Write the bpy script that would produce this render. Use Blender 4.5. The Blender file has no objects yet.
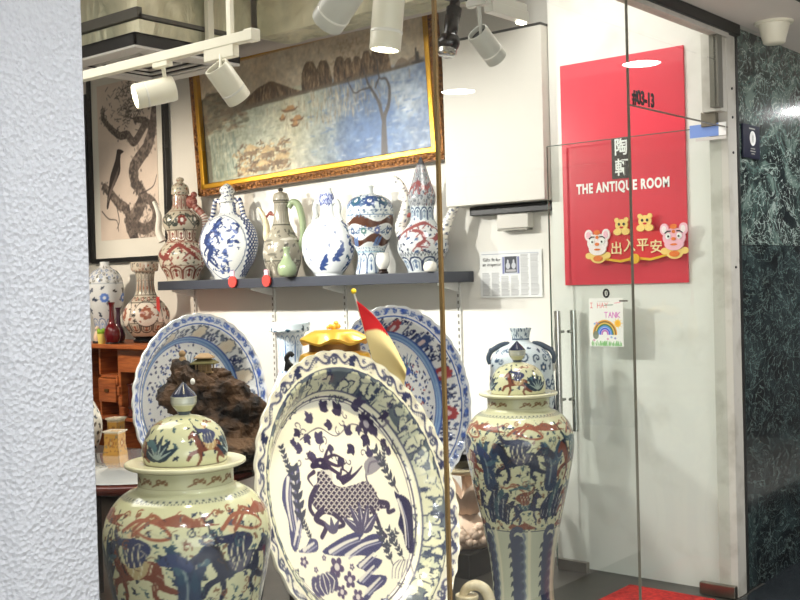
import bpy, bmesh, math, random
import numpy as np
from mathutils import Vector, Matrix

# ------------------------------------------------------------------ camera, world, light, exposure
SC = bpy.context.scene
COL = SC.collection
PI = math.pi
F_PX, ROLL, PITCH, AZ, EYE = 1080.0, 0.0275, 0.0157, math.radians(50.3), 1.47
_d0 = Vector((-math.cos(AZ), math.sin(AZ), 0)); _r0 = Vector((math.sin(AZ), math.cos(AZ), 0)); _u0 = Vector((0, 0, 1))
_d = _d0 * math.cos(PITCH) - _u0 * math.sin(PITCH)
_u = _u0 * math.cos(PITCH) + _d0 * math.sin(PITCH)
_R = _r0 * math.cos(ROLL) - _u * math.sin(ROLL)
_U = _r0 * math.sin(ROLL) + _u * math.cos(ROLL)
cam_data = bpy.data.cameras.new('camera'); cam = bpy.data.objects.new('camera', cam_data); COL.objects.link(cam)
cam_data.sensor_fit = 'HORIZONTAL'; cam_data.sensor_width = 36.0; cam_data.lens = 36.0 * F_PX / 800.0
cam_data.clip_start = 0.05; cam_data.clip_end = 100
m = Matrix.Identity(4)
for i in range(3):
    m[i][0] = _R[i]; m[i][1] = _U[i]; m[i][2] = -_d[i]
m[2][3] = EYE
cam.matrix_world = m
SC.camera = cam
SC.view_settings.view_transform = 'Standard'; SC.view_settings.look = 'None'
SC.view_settings.gamma = 1.0; SC.view_settings.use_curve_mapping = False
SC.view_settings.exposure = 0.5
SC.cycles.use_denoising = True
SC.cycles.max_bounces = 10; SC.cycles.transparent_max_bounces = 16; SC.cycles.diffuse_bounces = 4
SC.cycles.sample_clamp_indirect = 6.0

W = bpy.data.worlds.new('world'); SC.world = W; W.use_nodes = True
W.node_tree.nodes['Background'].inputs[0].default_value = (0.85, 0.87, 0.9, 1)
W.node_tree.nodes['Background'].inputs[1].default_value = 1.5

def lamp(name, kind, loc, energy, color=(1, 1, 1), aim=None, size=0.1, spot=70, blend=0.5, size_y=None, parent=None):
    L = bpy.data.lights.new(name, kind); L.energy = energy; L.color = color
    if kind == 'SPOT':
        L.spot_size = math.radians(spot); L.spot_blend = blend; L.shadow_soft_size = size
    elif kind == 'AREA':
        L.size = size
        if size_y: L.shape = 'RECTANGLE'; L.size_y = size_y
    else:
        L.shadow_soft_size = size
    o = bpy.data.objects.new(name, L); COL.objects.link(o); o.location = loc
    if aim is not None:
        o.rotation_euler = (Vector(aim) - Vector(loc)).to_track_quat('-Z', 'Y').to_euler()
    return o

WARM = (1.0, 0.86, 0.66); GOLD = (1.0, 0.86, 0.52); NEUT = (1.0, 0.96, 0.90); COOL = (0.97, 0.985, 1.0)
# unseen track lamps lighting the shelf wall; the last pair is added fill
for k, (x, y, z, tx, ty, tz, e, c) in enumerate([
        (-6.45, 2.95, 2.36, -5.9, 4.85, 1.45, 110, (1, .84, .68)), (-5.45, 2.95, 2.36, -4.5, 4.85, 1.4, 100, NEUT),
        (-4.5, 2.95, 2.36, -3.4, 4.85, 1.3, 115, NEUT), (-4.0, 2.95, 2.36, -3.7, 3.6, .9, 110, NEUT), (-4.9, 2.95, 2.36, -4.6, 4.85, .75, 75, NEUT)]):
    lamp('wall_spot_and_fill', 'SPOT', (x, y, z), e, c, (tx, ty, tz), size=0.05, spot=80, blend=0.7)
lamp('ceiling_fill', 'AREA', (-4.4, 2.0, 3.2), 40, (1, .96, .9), (-4.4, 2.0, 0), size=2.4, size_y=1.4)  # unseen area fill added under the shop ceiling, no fixture built
lamp('entrance_fill', 'AREA', (-2.7, 4.0, 3.2), 15, (1, .97, .92), (-2.7, 4.2, 0), size=0.7, size_y=0.7)  # another unseen area fill, added to brighten the entrance end
# unseen spots added above the window for the plate and jars
lamp('unseen_window_spot', 'SPOT', (-2.12, 3.35, 2.50), 105, GOLD, (-2.5, 2.70, .65), size=0.04, spot=46, blend=0.4)
lamp('unseen_window_spot', 'SPOT', (-2.3, 1.9, 2.5), 30, GOLD, (-2.4, 1.95, .8), size=0.04, spot=60, blend=0.5)
lamp('unseen_window_spot', 'SPOT', (-2.3, 3.55, 2.5), 14, NEUT, (-2.58, 3.9, .8), size=0.04, spot=50, blend=0.5)
COR_E = 38
# added area fill standing in for an unbuilt shopfront across the corridor
lamp('opposite_fill', 'AREA', (2.9, -0.6, 1.35), 80, (1, .98, .95), (-2, -0.6, 1.35), size=4.0, size_y=2.0)

# ------------------------------------------------------------------ materials
def lin(c):
    return tuple(((v / 12.92) if v <= 0.04045 else ((v + 0.055) / 1.055) ** 2.4) for v in c)
def rgb(r, g, b): return (r / 255., g / 255., b / 255.)
MATS = {}
def mat(name, col=(200, 200, 200), rough=0.5, metal=0.0, coat=0.0, spec=0.5, emit=None, estr=0.0, attr=False, bump=None, noise=None):
    if name in MATS: return MATS[name]
    M = bpy.data.materials.new(name); M.use_nodes = True; nt = M.node_tree; N = nt.nodes; L = nt.links
    b = N['Principled BSDF']
    b.inputs['Base Color'].default_value = (*lin(rgb(*col)), 1)
    b.inputs['Roughness'].default_value = rough; b.inputs['Metallic'].default_value = metal
    b.inputs['Coat Weight'].default_value = coat; b.inputs['Specular IOR Level'].default_value = spec
    if emit:
        b.inputs['Emission Color'].default_value = (*lin(rgb(*emit)), 1); b.inputs['Emission Strength'].default_value = estr
    if attr:
        a = N.new('ShaderNodeAttribute'); a.attribute_name = 'paint'; L.new(a.outputs['Color'], b.inputs['Base Color'])
    tc = None
    if noise or bump:
        tc = N.new('ShaderNodeTexCoord')
    if noise:      # (scale, colour2, detail, contrast lo, hi)
        n = N.new('ShaderNodeTexNoise'); n.inputs['Scale'].default_value = noise[0]; n.inputs['Detail'].default_value = noise[2]
        r = N.new('ShaderNodeValToRGB'); r.color_ramp.elements[0].position = noise[3]; r.color_ramp.elements[1].position = noise[4]
        r.color_ramp.elements[0].color = (*lin(rgb(*col)), 1); r.color_ramp.elements[1].color = (*lin(rgb(*noise[1])), 1)
        L.new(tc.outputs['Object'], n.inputs['Vector']); L.new(n.outputs['Fac'], r.inputs['Fac']); L.new(r.outputs['Color'], b.inputs['Base Color'])
        if len(noise) > 5:
            mp = N.new('ShaderNodeMapping'); mp.inputs['Scale'].default_value = noise[5]
            L.new(tc.outputs['Object'], mp.inputs['Vector']); L.new(mp.outputs['Vector'], n.inputs['Vector'])
    if bump:       # (scale, strength, detail, distance)
        n2 = N.new('ShaderNodeTexNoise'); n2.inputs['Scale'].default_value = bump[0]; n2.inputs['Detail'].default_value = bump[2]
        bp = N.new('ShaderNodeBump'); bp.inputs['Strength'].default_value = bump[1]; bp.inputs['Distance'].default_value = bump[3]
        L.new(tc.outputs['Object'], n2.inputs['Vector']); L.new(n2.outputs['Fac'], bp.inputs['Height']); L.new(bp.outputs['Normal'], b.inputs['Normal'])
    MATS[name] = M
    return M

mat('pipe_lagging', (196, 186, 178), 0.7, bump=(14, .3, 3, .02))
mat('porcelain', rough=0.13, coat=0.25, attr=True)
mat('paint_matte', rough=0.6, attr=True)
mat('oil_paint', rough=0.45, attr=True, bump=(90, 0.25, 4, 0.002))
mat('white_glaze', (238, 236, 226), 0.12, coat=0.3)
mat('pale_glaze', (206, 210, 208), 0.14, coat=0.3)
mat('celadon', (150, 165, 130), 0.15, coat=0.3)
mat('cream_glaze', (226, 214, 180), 0.2, coat=0.2, noise=(14, (190, 172, 130), 4, .45, .7))
mat('wall_white', (236, 234, 226), 0.75, bump=(40, 0.05, 3, 0.003), noise=(1.5, (226, 224, 216), 5, .4, .7))
mat('wall_scuffed', (232, 231, 224), 0.7, bump=(30, 0.12, 4, 0.004), noise=(4, (214, 212, 203), 8, .55, .75))
mat('cabinet_white', (208, 205, 196), 0.55)
mat('ceiling_grey', (170, 160, 154), 0.8)
mat('corridor_ceiling', (226, 218, 210), 0.7)
mat('shop_ceiling', (190, 178, 170), 0.8)
mat('floor_grey', (62, 60, 55), 0.35, noise=(6, (76, 73, 66), 5, .4, .7))
mat('floor_tile_dark', (34, 38, 42), 0.25, noise=(20, (48, 54, 58), 5, .4, .7))
mat('floor_tile_pale', (206, 202, 194), 0.3)  # floor out of view, made pale to bounce downlight onto the ceiling
mat('corridor_wall', (120, 120, 120), 0.7)
mat('frame_dark', (38, 38, 36), 0.4)
mat('frame_grey', (118, 116, 106), 0.4, metal=0.3)
mat('jamb_paint', (205, 202, 192), 0.55, noise=(9, (176, 172, 160), 6, .5, .75))
mat('tape_grey', (86, 84, 76), 0.5)
mat('black', (16, 16, 17), 0.45)
mat('black_gloss', (14, 14, 16), 0.2)
mat('dark_wood', (44, 27, 20), 0.3, noise=(9, (24, 14, 10), 5, .35, .65, (1, 1, 6)))
mat('red_wood', (92, 34, 24), 0.25, noise=(9, (60, 20, 16), 5, .35, .65, (1, 1, 6)))
mat('orange_wood', (184, 104, 52), 0.35, noise=(7, (142, 72, 34), 5, .35, .65, (1, 1, 9)))
mat('table_glass', (190, 192, 190), 0.05, coat=1.0)
mat('shelf_grey', (54, 58, 68), 0.4)
mat('shelf_standard', (222, 222, 218), 0.5)
mat('steel', (196, 196, 192), 0.22, metal=1.0)
mat('patch_steel', (140, 134, 122), 0.3, metal=0.9)
mat('gold_frame', (196, 148, 48), 0.28, metal=0.85, bump=(60, 0.3, 3, 0.004))
mat('gold_carved', (150, 100, 48), 0.4, metal=0.5, noise=(60, (88, 52, 26), 4, .45, .6), bump=(70, 1.0, 3, 0.01))
mat('brass', (232, 184, 72), 0.3, metal=0.35, coat=.2)
mat('brass_dark', (120, 84, 40), 0.4, metal=0.7)
mat('lamp_white', (238, 234, 214), 0.35)
mat('lamp_grey', (196, 196, 186), 0.35)
mat('lamp_inner', (52, 47, 44), 0.6)
mat('lamp_inner_dark', (40, 46, 50), 0.6)
mat('lamp_on', (255, 250, 235), 0.5, emit=(255, 246, 222), estr=14)
mat('downlight', (255, 255, 255), 0.5, emit=(255, 255, 255), estr=40)
mat('poster_red', (216, 50, 70), 0.3, coat=0.15)
mat('plaque_dark', (58, 50, 48), 0.5)
mat('text_white', (250, 250, 246), 0.5)
mat('text_black', (14, 14, 14), 0.5)
mat('text_gold', (250, 226, 170), 0.4)
mat('banner_red', (214, 22, 36), 0.4)
mat('gold_plastic', (240, 186, 50), 0.3, metal=0.2)
mat('lion_white', (250, 236, 236), 0.4)
mat('lion_pink', (248, 190, 206), 0.4)
mat('lion_yellow', (248, 212, 120), 0.4)
mat('orange_plastic', (236, 120, 40), 0.4)
mat('mat_red', (150, 22, 22), 0.9, noise=(50, (190, 40, 30), 3, .4, .6))
mat('blue_sticker', (120, 150, 214), 0.4)
mat('navy_sign', (20, 24, 48), 0.35)
mat('flag_red', (206, 22, 30), 0.8); mat('flag_warm_white', (246, 224, 160), 0.8)  # the flag's white half carries yellow lamplight in its colour
mat('red_tag', (214, 60, 52), 0.6)
mat('tassel_navy', (18, 24, 60), 0.8)
mat('silicone', (134, 108, 66), 0.35); mat('glass_edge', (92, 112, 100), 0.2)
mat('silicone_dark', (112, 108, 96), 0.35)
mat('oxblood', (96, 14, 22), 0.12, coat=0.4); mat('plum_glaze', (58, 22, 44), 0.15, coat=0.4)
mat('yellow_pot', (240, 220, 120), 0.4); mat('plant_green', (128, 170, 40), 0.6)
mat('stone_cream', (222, 196, 172), 0.6, bump=(35, .5, 4, .01))
mat('rock', (88, 63, 40), 0.75, noise=(12, (20, 14, 10), 9, .40, .60), bump=(22, 1.0, 8, .03))
mat('pavilion_clay', (150, 122, 84), 0.7)
mat('moss', (96, 90, 52), 0.9)
mat('pillar_plaster', (178, 182, 188), 0.8)
mat('grey_plastic', (206, 202, 196), 0.5)
mat('paper_white', (236, 236, 228), 0.8)

mat('rust_glaze', (138, 70, 66), 0.2, coat=.3, noise=(60, (170, 110, 96), 3, .45, .6))
mat('yellow_tip', (250, 214, 40), .35)
mat('slate_glaze', (66, 80, 96), .2, coat=.3)

mat('jar_rim', (214, 210, 176), 0.13, coat=0.3)

def foil_mat():
    M = mat('foil', (240, 238, 220), 0.42, metal=0.3)
    nt = M.node_tree; N = nt.nodes; L = nt.links; b = N['Principled BSDF']
    tc = N.new('ShaderNodeTexCoord'); mp = N.new('ShaderNodeMapping'); mp.inputs['Scale'].default_value = (1.0, 1.0, 0.35)
    v = N.new('ShaderNodeTexVoronoi'); v.inputs['Scale'].default_value = 4.5; v.feature = 'SMOOTH_F1'
    n = N.new('ShaderNodeTexNoise'); n.inputs['Scale'].default_value = 4; n.inputs['Detail'].default_value = 4; n.inputs['Distortion'].default_value = 0.9
    ad = N.new('ShaderNodeMath'); ad.operation = 'ADD'
    bp = N.new('ShaderNodeBump'); bp.inputs['Strength'].default_value = 0.7; bp.inputs['Distance'].default_value = 0.05
    L.new(tc.outputs['Object'], mp.inputs['Vector']); L.new(mp.outputs[0], v.inputs['Vector']); L.new(mp.outputs[0], n.inputs['Vector'])
    L.new(v.outputs['Distance'], ad.inputs[0]); L.new(n.outputs['Fac'], ad.inputs[1]); L.new(ad.outputs[0], bp.inputs['Height']); L.new(bp.outputs[0], b.inputs['Normal'])
    r = N.new('ShaderNodeValToRGB'); r.color_ramp.elements[0].color = (*lin(rgb(176, 176, 150)), 1); r.color_ramp.elements[1].color = (*lin(rgb(232, 226, 196)), 1)
    r.color_ramp.elements[0].position = .35; r.color_ramp.elements[1].position = .62
    L.new(n.outputs['Fac'], r.inputs['Fac']); L.new(r.outputs[0], b.inputs['Base Color'])
foil_mat()
def plaster_mat():
    M = MATS['pillar_plaster']; nt = M.node_tree; N = nt.nodes; L = nt.links; b = N['Principled BSDF']
    tc = N.new('ShaderNodeTexCoord')
    n = N.new('ShaderNodeTexNoise'); n.inputs['Scale'].default_value = 78; n.inputs['Detail'].default_value = 2.5; n.inputs['Distortion'].default_value = 0.8
    v = N.new('ShaderNodeTexVoronoi'); v.inputs['Scale'].default_value = 95
    ad = N.new('ShaderNodeMath'); ad.operation = 'ADD'
    bp = N.new('ShaderNodeBump'); bp.inputs['Strength'].default_value = .55; bp.inputs['Distance'].default_value = 0.010
    L.new(tc.outputs['Object'], n.inputs['Vector']); L.new(tc.outputs['Object'], v.inputs['Vector'])
    L.new(n.outputs['Fac'], ad.inputs[0]); L.new(v.outputs['Distance'], ad.inputs[1]); L.new(ad.outputs[0], bp.inputs['Height']); L.new(bp.outputs[0], b.inputs['Normal'])
plaster_mat()
def marble_mat(name, c0, c1, c2, vein, vs_):
    M = mat(name, (60, 80, 76), 0.16, coat=0.3); nt = M.node_tree; N = nt.nodes; L = nt.links; b = N['Principled BSDF']
    tc = N.new('ShaderNodeTexCoord'); mp = N.new('ShaderNodeMapping'); mp.inputs['Scale'].default_value = (1, .62, 0.9); mp.inputs['Rotation'].default_value = (0.25, 0, 0)
    L.new(tc.outputs['Object'], mp.inputs['Vector'])
    n = N.new('ShaderNodeTexNoise'); n.inputs['Scale'].default_value = 6; n.inputs['Detail'].default_value = 9; n.inputs['Roughness'].default_value = .66; n.inputs['Distortion'].default_value = 1.4
    r = N.new('ShaderNodeValToRGB'); e = r.color_ramp.elements
    e[0].position = .40; e[0].color = (*lin(rgb(*c0)), 1); e[1].position = .62; e[1].color = (*lin(rgb(*c2)), 1)
    k = r.color_ramp.elements.new(.5); k.color = (*lin(rgb(*c1)), 1)
    L.new(mp.outputs[0], n.inputs['Vector']); L.new(n.outputs['Fac'], r.inputs['Fac'])
    prev = r.outputs[0]
    for sc, wd in ((10, .022), (4, .010)):
        n2 = N.new('ShaderNodeTexNoise'); n2.inputs['Scale'].default_value = sc; n2.inputs['Detail'].default_value = 8; n2.inputs['Distortion'].default_value = 2.6
        L.new(mp.outputs[0], n2.inputs['Vector'])
        s = N.new('ShaderNodeMath'); s.operation = 'SUBTRACT'; s.inputs[1].default_value = .5; a = N.new('ShaderNodeMath'); a.operation = 'ABSOLUTE'
        L.new(n2.outputs['Fac'], s.inputs[0]); L.new(s.outputs[0], a.inputs[0])
        r2 = N.new('ShaderNodeValToRGB'); r2.color_ramp.elements[0].position = 0.0; r2.color_ramp.elements[0].color = (vs_, vs_, vs_, 1); r2.color_ramp.elements[1].position = wd; r2.color_ramp.elements[1].color = (0, 0, 0, 1)
        L.new(a.outputs[0], r2.inputs['Fac'])
        mx = N.new('ShaderNodeMix'); mx.data_type = 'RGBA'; mx.inputs['B'].default_value = (*lin(rgb(*vein)), 1)
        L.new(r2.outputs[0], mx.inputs['Factor']); L.new(prev, mx.inputs['A']); prev = mx.outputs['Result']
    L.new(prev, b.inputs['Base Color'])
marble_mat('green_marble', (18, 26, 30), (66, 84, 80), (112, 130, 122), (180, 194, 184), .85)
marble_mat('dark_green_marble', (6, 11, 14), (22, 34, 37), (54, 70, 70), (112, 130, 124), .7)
def glass_mat(name, tint, ior=1.55):
    M = bpy.data.materials.new(name); M.use_nodes = True; nt = M.node_tree; N = nt.nodes; L = nt.links
    for n in list(N): N.remove(n)
    o = N.new('ShaderNodeOutputMaterial'); t = N.new('ShaderNodeBsdfTransparent'); t.inputs[0].default_value = (*tint, 1)
    g = N.new('ShaderNodeBsdfGlossy'); g.inputs['Roughness'].default_value = 0.0
    fr = N.new('ShaderNodeFresnel'); fr.inputs['IOR'].default_value = ior
    ge = N.new('ShaderNodeNewGeometry'); inv = N.new('ShaderNodeMath'); inv.operation = 'SUBTRACT'; inv.inputs[0].default_value = 1.0
    mu = N.new('ShaderNodeMath'); mu.operation = 'MULTIPLY'; mx = N.new('ShaderNodeMixShader')
    L.new(ge.outputs['Backfacing'], inv.inputs[1]); L.new(fr.outputs[0], mu.inputs[0]); L.new(inv.outputs[0], mu.inputs[1])
    L.new(mu.outputs[0], mx.inputs[0]); L.new(t.outputs[0], mx.inputs[1]); L.new(g.outputs[0], mx.inputs[2]); L.new(mx.outputs[0], o.inputs['Surface'])
    MATS[name] = M
glass_mat('glass', (.975, .985, .98)); glass_mat('door_glass', (.955, .975, .965))

# ------------------------------------------------------------------ mesh helpers
def tag(o, label=None, cat=None, group=None, kind=None):
    if label: o['label'] = label
    if cat: o['category'] = cat
    if group: o['group'] = group
    if kind: o['kind'] = kind
    return o
def empty(name, loc, rz=0.0, label=None, cat=None, group=None):
    o = bpy.data.objects.new(name, None); COL.objects.link(o); o.location = loc; o.rotation_euler = (0, 0, rz)
    o.empty_display_size = 0.05
    return tag(o, label, cat, group)
def spline(pts, n=8, closed=False):
    P = [np.array(p, float) for p in pts]; out = []
    N = len(P); rng = range(N) if closed else range(N - 1)
    for i in rng:
        if closed: a, b, c, e = P[(i - 1) % N], P[i], P[(i + 1) % N], P[(i + 2) % N]
        else: a, b, c, e = P[max(i - 1, 0)], P[i], P[i + 1], P[min(i + 2, N - 1)]
        for k in range(n):
            t = k / n
            out.append(0.5 * ((2 * b) + (-a + c) * t + (2 * a - 5 * b + 4 * c - e) * t * t + (-a + 3 * b - 3 * c + e) * t ** 3))
    if not closed: out.append(P[-1])
    return out

class MB:
    def __init__(s): s.v = []; s.f = []; s.m = []; s.c = None
    def add(s, vs, fs, mi=0):
        o = len(s.v); s.v += [tuple(map(float, v)) for v in vs]; s.f += [tuple(i + o for i in f) for f in fs]; s.m += [mi] * len(fs); return s
    def box(s, x0, x1, y0, y1, z0, z1, mi=0, M=None):
        vs = [(x, y, z) for z in (z0, z1) for y in (y0, y1) for x in (x0, x1)]
        if M is not None: vs = [tuple(M @ Vector(v)) for v in vs]
        return s.add(vs, [(0, 2, 3, 1), (4, 5, 7, 6), (0, 1, 5, 4), (2, 6, 7, 3), (0, 4, 6, 2), (1, 3, 7, 5)], mi)
    def tube(s, path, rad, n=12, mi=0, caps=True, flat=1.0):
        P = [Vector(p) for p in path]; K = len(P); rads = rad if hasattr(rad, '__len__') else [rad] * K
        if len(rads) != K: rads = np.interp(np.linspace(0, 1, K), np.linspace(0, 1, len(rads)), rads)
        vs = []; prev = None
        for i in range(K):
            t = (P[min(i + 1, K - 1)] - P[max(i - 1, 0)]).normalized()
            if prev is None:
                a = Vector((0, 0, 1)) if abs(t.z) < .9 else Vector((1, 0, 0)); x = t.cross(a).normalized()
            else:
                x = (prev - t * prev.dot(t)).normalized()
            prev = x; y = t.cross(x)
            for k in range(n):
                a = 2 * PI * k / n; vs.append(P[i] + (x * math.cos(a) + y * math.sin(a) * flat) * rads[i])
        fs = [(i * n + k, i * n + (k + 1) % n, (i + 1) * n + (k + 1) % n, (i + 1) * n + k) for i in range(K - 1) for k in range(n)]
        if caps: fs += [tuple(range(n - 1, -1, -1)), tuple((K - 1) * n + k for k in range(n))]
        return s.add(vs, fs, mi)
    def lathe(s, prof, n=32, mi=0, M=None, sx=1.0, sy=1.0):
        K = len(prof); vs = []
        for r, z in prof:
            for k in range(n):
                a = -PI + 2 * PI * k / n; v = Vector((r * math.cos(a) * sx, r * math.sin(a) * sy, z)); vs.append(M @ v if M is not None else v)
        fs = [(i * n + k, i * n + (k + 1) % n, (i + 1) * n + (k + 1) % n, (i + 1) * n + k) for i in range(K - 1) for k in range(n)]
        fs += [tuple(range(n - 1, -1, -1)), tuple((K - 1) * n + k for k in range(n))]
        return s.add(vs, fs, mi)
    def prism(s, pts, y0, y1, mi=0, M=None):       # polygon in X,Z extruded along Y
        n = len(pts); vs = [(p[0], y0, p[1]) for p in pts] + [(p[0], y1, p[1]) for p in pts]
        if M is not None: vs = [tuple(M @ Vector(v)) for v in vs]
        fs = [tuple(range(n)), tuple(range(2 * n - 1, n - 1, -1))] + [(i, i + n, (i + 1) % n + n, (i + 1) % n) for i in range(n)]
        return s.add(vs, fs, mi)
    def ball(s, c, r, n=14, mi=0, sc=(1, 1, 1)):
        prof = [(max(math.sin(PI * i / n), 1e-4) * r, -math.cos(PI * i / n) * r) for i in range(n + 1)]
        M = Matrix.Translation(c) @ Matrix.Diagonal((*sc, 1)); return s.lathe(prof, n * 2, mi, M)
    def build(s, name, mats, parent=None, smooth=True, bevel=0.0, loc=None, fix=True):
        me = bpy.data.meshes.new(name); me.from_pydata(s.v, [], s.f)
        for x in (mats if isinstance(mats, (list, tuple)) else [mats]): me.materials.append(MATS[x])
        me.polygons.foreach_set('material_index', s.m)
        if fix:
            bm = bmesh.new(); bm.from_mesh(me); bmesh.ops.recalc_face_normals(bm, faces=bm.faces); bm.to_mesh(me); bm.free()
        if smooth:
            me.polygons.foreach_set('use_smooth', [True] * len(me.polygons))
            try: me.set_sharp_from_angle(angle=math.radians(40))
            except Exception: pass
        o = bpy.data.objects.new(name, me); COL.objects.link(o)
        if parent is not None: o.parent = parent
        if loc is not None: o.location = loc
        if bevel:
            b = o.modifiers.new('bevel', 'BEVEL'); b.width = bevel; b.segments = 2; b.limit_method = 'ANGLE'
        return o
def box(name, x0, x1, y0, y1, z0, z1, m, parent=None, bevel=0.0):
    return MB().box(x0, x1, y0, y1, z0, z1).build(name, m, parent, smooth=False, bevel=bevel)
def struct(o): o['kind'] = 'structure'; return o

def text_obj(name, body, size, m, mw, parent=None, depth=0.002, bold=0.0, sx=1.0, align='CENTER', space=1.0):
    cu = bpy.data.curves.new(name, 'FONT'); cu.body = body; cu.size = size; cu.extrude = depth; cu.offset = bold; cu.space_character = space
    cu.align_x = align; cu.align_y = 'CENTER'; cu.resolution_u = 4
    t = bpy.data.objects.new('tmp', cu); COL.objects.link(t)
    bpy.context.view_layer.update()
    me = bpy.data.meshes.new_from_object(t.evaluated_get(bpy.context.evaluated_depsgraph_get()))
    bpy.data.objects.remove(t); me.name = name; me.materials.clear(); me.materials.append(MATS[m])
    me.transform(Matrix.Diagonal((sx, 1, 1, 1))); me.transform(mw)
    o = bpy.data.objects.new(name, me); COL.objects.link(o)
    if parent is not None: o.parent = parent
    return o
def face_y(x, y, z, tilt=0.0):      # text plane facing -y, reading along +x
    return Matrix.Translation((x, y, z)) @ Matrix.Rotation(PI / 2, 4, 'X') @ Matrix.Rotation(tilt, 4, 'Z')
def face_x(x, y, z):                # facing +x, reading along +y
    return Matrix.Translation((x, y, z)) @ Matrix.Rotation(PI / 2, 4, 'Z') @ Matrix.Rotation(PI / 2, 4, 'X')

# ------------------------------------------------------------------ painting on porcelain, canvas and paper
class Cv:
    """a painted surface, w x h metres, origin bottom left; sampled into the mesh colours"""
    def __init__(s, w, h, ppm, col):
        s.w, s.h, s.k = w, h, ppm; s.W, s.H = max(4, int(w * ppm)), max(4, int(h * ppm))
        s.img = np.empty((s.H, s.W, 3), np.float32); s.img[:] = np.array(rgb(*col), np.float32)
    def win(s, x0, y0, x1, y1):
        i0, i1 = max(0, int(x0 * s.k) - 1), min(s.W, int(x1 * s.k) + 2); j0, j1 = max(0, int(y0 * s.k) - 1), min(s.H, int(y1 * s.k) + 2)
        if i0 >= i1 or j0 >= j1: return None
        X, Y = np.meshgrid((np.arange(i0, i1) + .5) / s.k, (np.arange(j0, j1) + .5) / s.k)
        return X, Y, slice(j0, j1), slice(i0, i1)
    def put(s, sl, a, col):
        c = np.array(rgb(*col), np.float32); t = s.img[sl[0], sl[1]]; s.img[sl[0], sl[1]] = t + (c - t) * a[..., None]
    def poly(s, pts, col, a=1.0, smooth=0):
        if smooth: pts = spline(pts, smooth, True)
        P = np.array(pts, float); w = s.win(*P.min(0), *P.max(0))
        if w is None: return
        X, Y, sj, si = w; ins = np.zeros(X.shape, bool); q = P[-1]
        for p in P:
            if p[1] != q[1]:
                c = ((p[1] > Y) != (q[1] > Y)) & (X < (q[0] - p[0]) * (Y - p[1]) / (q[1] - p[1]) + p[0]); ins ^= c
            q = p
        s.put((sj, si), ins * np.float32(a), col)
    def ell(s, cx, cy, rx, ry, col, a=1.0, rot=0.0):
        R = max(rx, ry); w = s.win(cx - R, cy - R, cx + R, cy + R)
        if w is None: return
        X, Y, sj, si = w; c, n = math.cos(rot), math.sin(rot); x = (X - cx) * c + (Y - cy) * n; y = -(X - cx) * n + (Y - cy) * c
        d = np.sqrt((x / rx) ** 2 + (y / ry) ** 2); s.put((sj, si), np.clip((1 - d) * min(rx, ry) * s.k + .5, 0, 1) * a, col)
    def stroke(s, pts, wd, col, a=1.0, smooth=0):
        if smooth: pts = spline(pts, smooth)
        P = np.array(pts, float); n = len(P); r = np.interp(np.linspace(0, 1, n), np.linspace(0, 1, len(wd)), wd) if hasattr(wd, '__len__') else np.full(n, wd)
        R = r.max(); w = s.win(P[:, 0].min() - R, P[:, 1].min() - R, P[:, 0].max() + R, P[:, 1].max() + R)
        if w is None: return
        X, Y, sj, si = w; A = np.zeros(X.shape)
        for i in range(n - 1):
            e = P[i + 1] - P[i]; L = max(e @ e, 1e-12); t = np.clip(((X - P[i, 0]) * e[0] + (Y - P[i, 1]) * e[1]) / L, 0, 1)
            dd = np.hypot(X - P[i, 0] - t * e[0], Y - P[i, 1] - t * e[1]); A = np.maximum(A, np.clip((r[i] + (r[i + 1] - r[i]) * t - dd) * s.k + .5, 0, 1))
        s.put((sj, si), A * a, col)
    def rect(s, x0, y0, x1, y1, col, a=1.0): s.poly([(x0, y0), (x1, y0), (x1, y1), (x0, y1)], col, a)
    def band(s, y, t, col): s.rect(0, y - t / 2, s.w, y + t / 2, col)
    def sample(s, x, y):
        i = np.clip(np.asarray(x) * s.k - .5, 0, s.W - 1.001); j = np.clip(np.asarray(y) * s.k - .5, 0, s.H - 1.001)
        i0 = i.astype(int); j0 = j.astype(int); fi = (i - i0)[..., None]; fj = (j - j0)[..., None]; m = s.img
        c = (m[j0, i0] * (1 - fi) + m[j0, i0 + 1] * fi) * (1 - fj) + (m[j0 + 1, i0] * (1 - fi) + m[j0 + 1, i0 + 1] * fi) * fj
        return np.where(c <= .04045, c / 12.92, ((c + .055) / 1.055) ** 2.4)
def noise2(shape, seed, octs=((6, 1.), (12, .5), (24, .25), (48, .12))):
    rg = np.random.default_rng(seed); out = np.zeros(shape); tot = 0
    for n, a in octs:
        nx = max(2, int(n * shape[1] / max(shape))); ny = max(2, int(n * shape[0] / max(shape))); g = rg.random((ny + 2, nx + 2))
        y = np.linspace(0, ny, shape[0], endpoint=False); x = np.linspace(0, nx, shape[1], endpoint=False)
        j = y.astype(int)[:, None]; i = x.astype(int)[None]; fy = (y - y.astype(int))[:, None]; fx = (x - x.astype(int))[None]
        fy = fy * fy * (3 - 2 * fy); fx = fx * fx * (3 - 2 * fx)
        out += a * ((g[j, i] * (1 - fx) + g[j, i + 1] * fx) * (1 - fy) + (g[j + 1, i] * (1 - fx) + g[j + 1, i + 1] * fx) * fy); tot += a
    return out / tot

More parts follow.
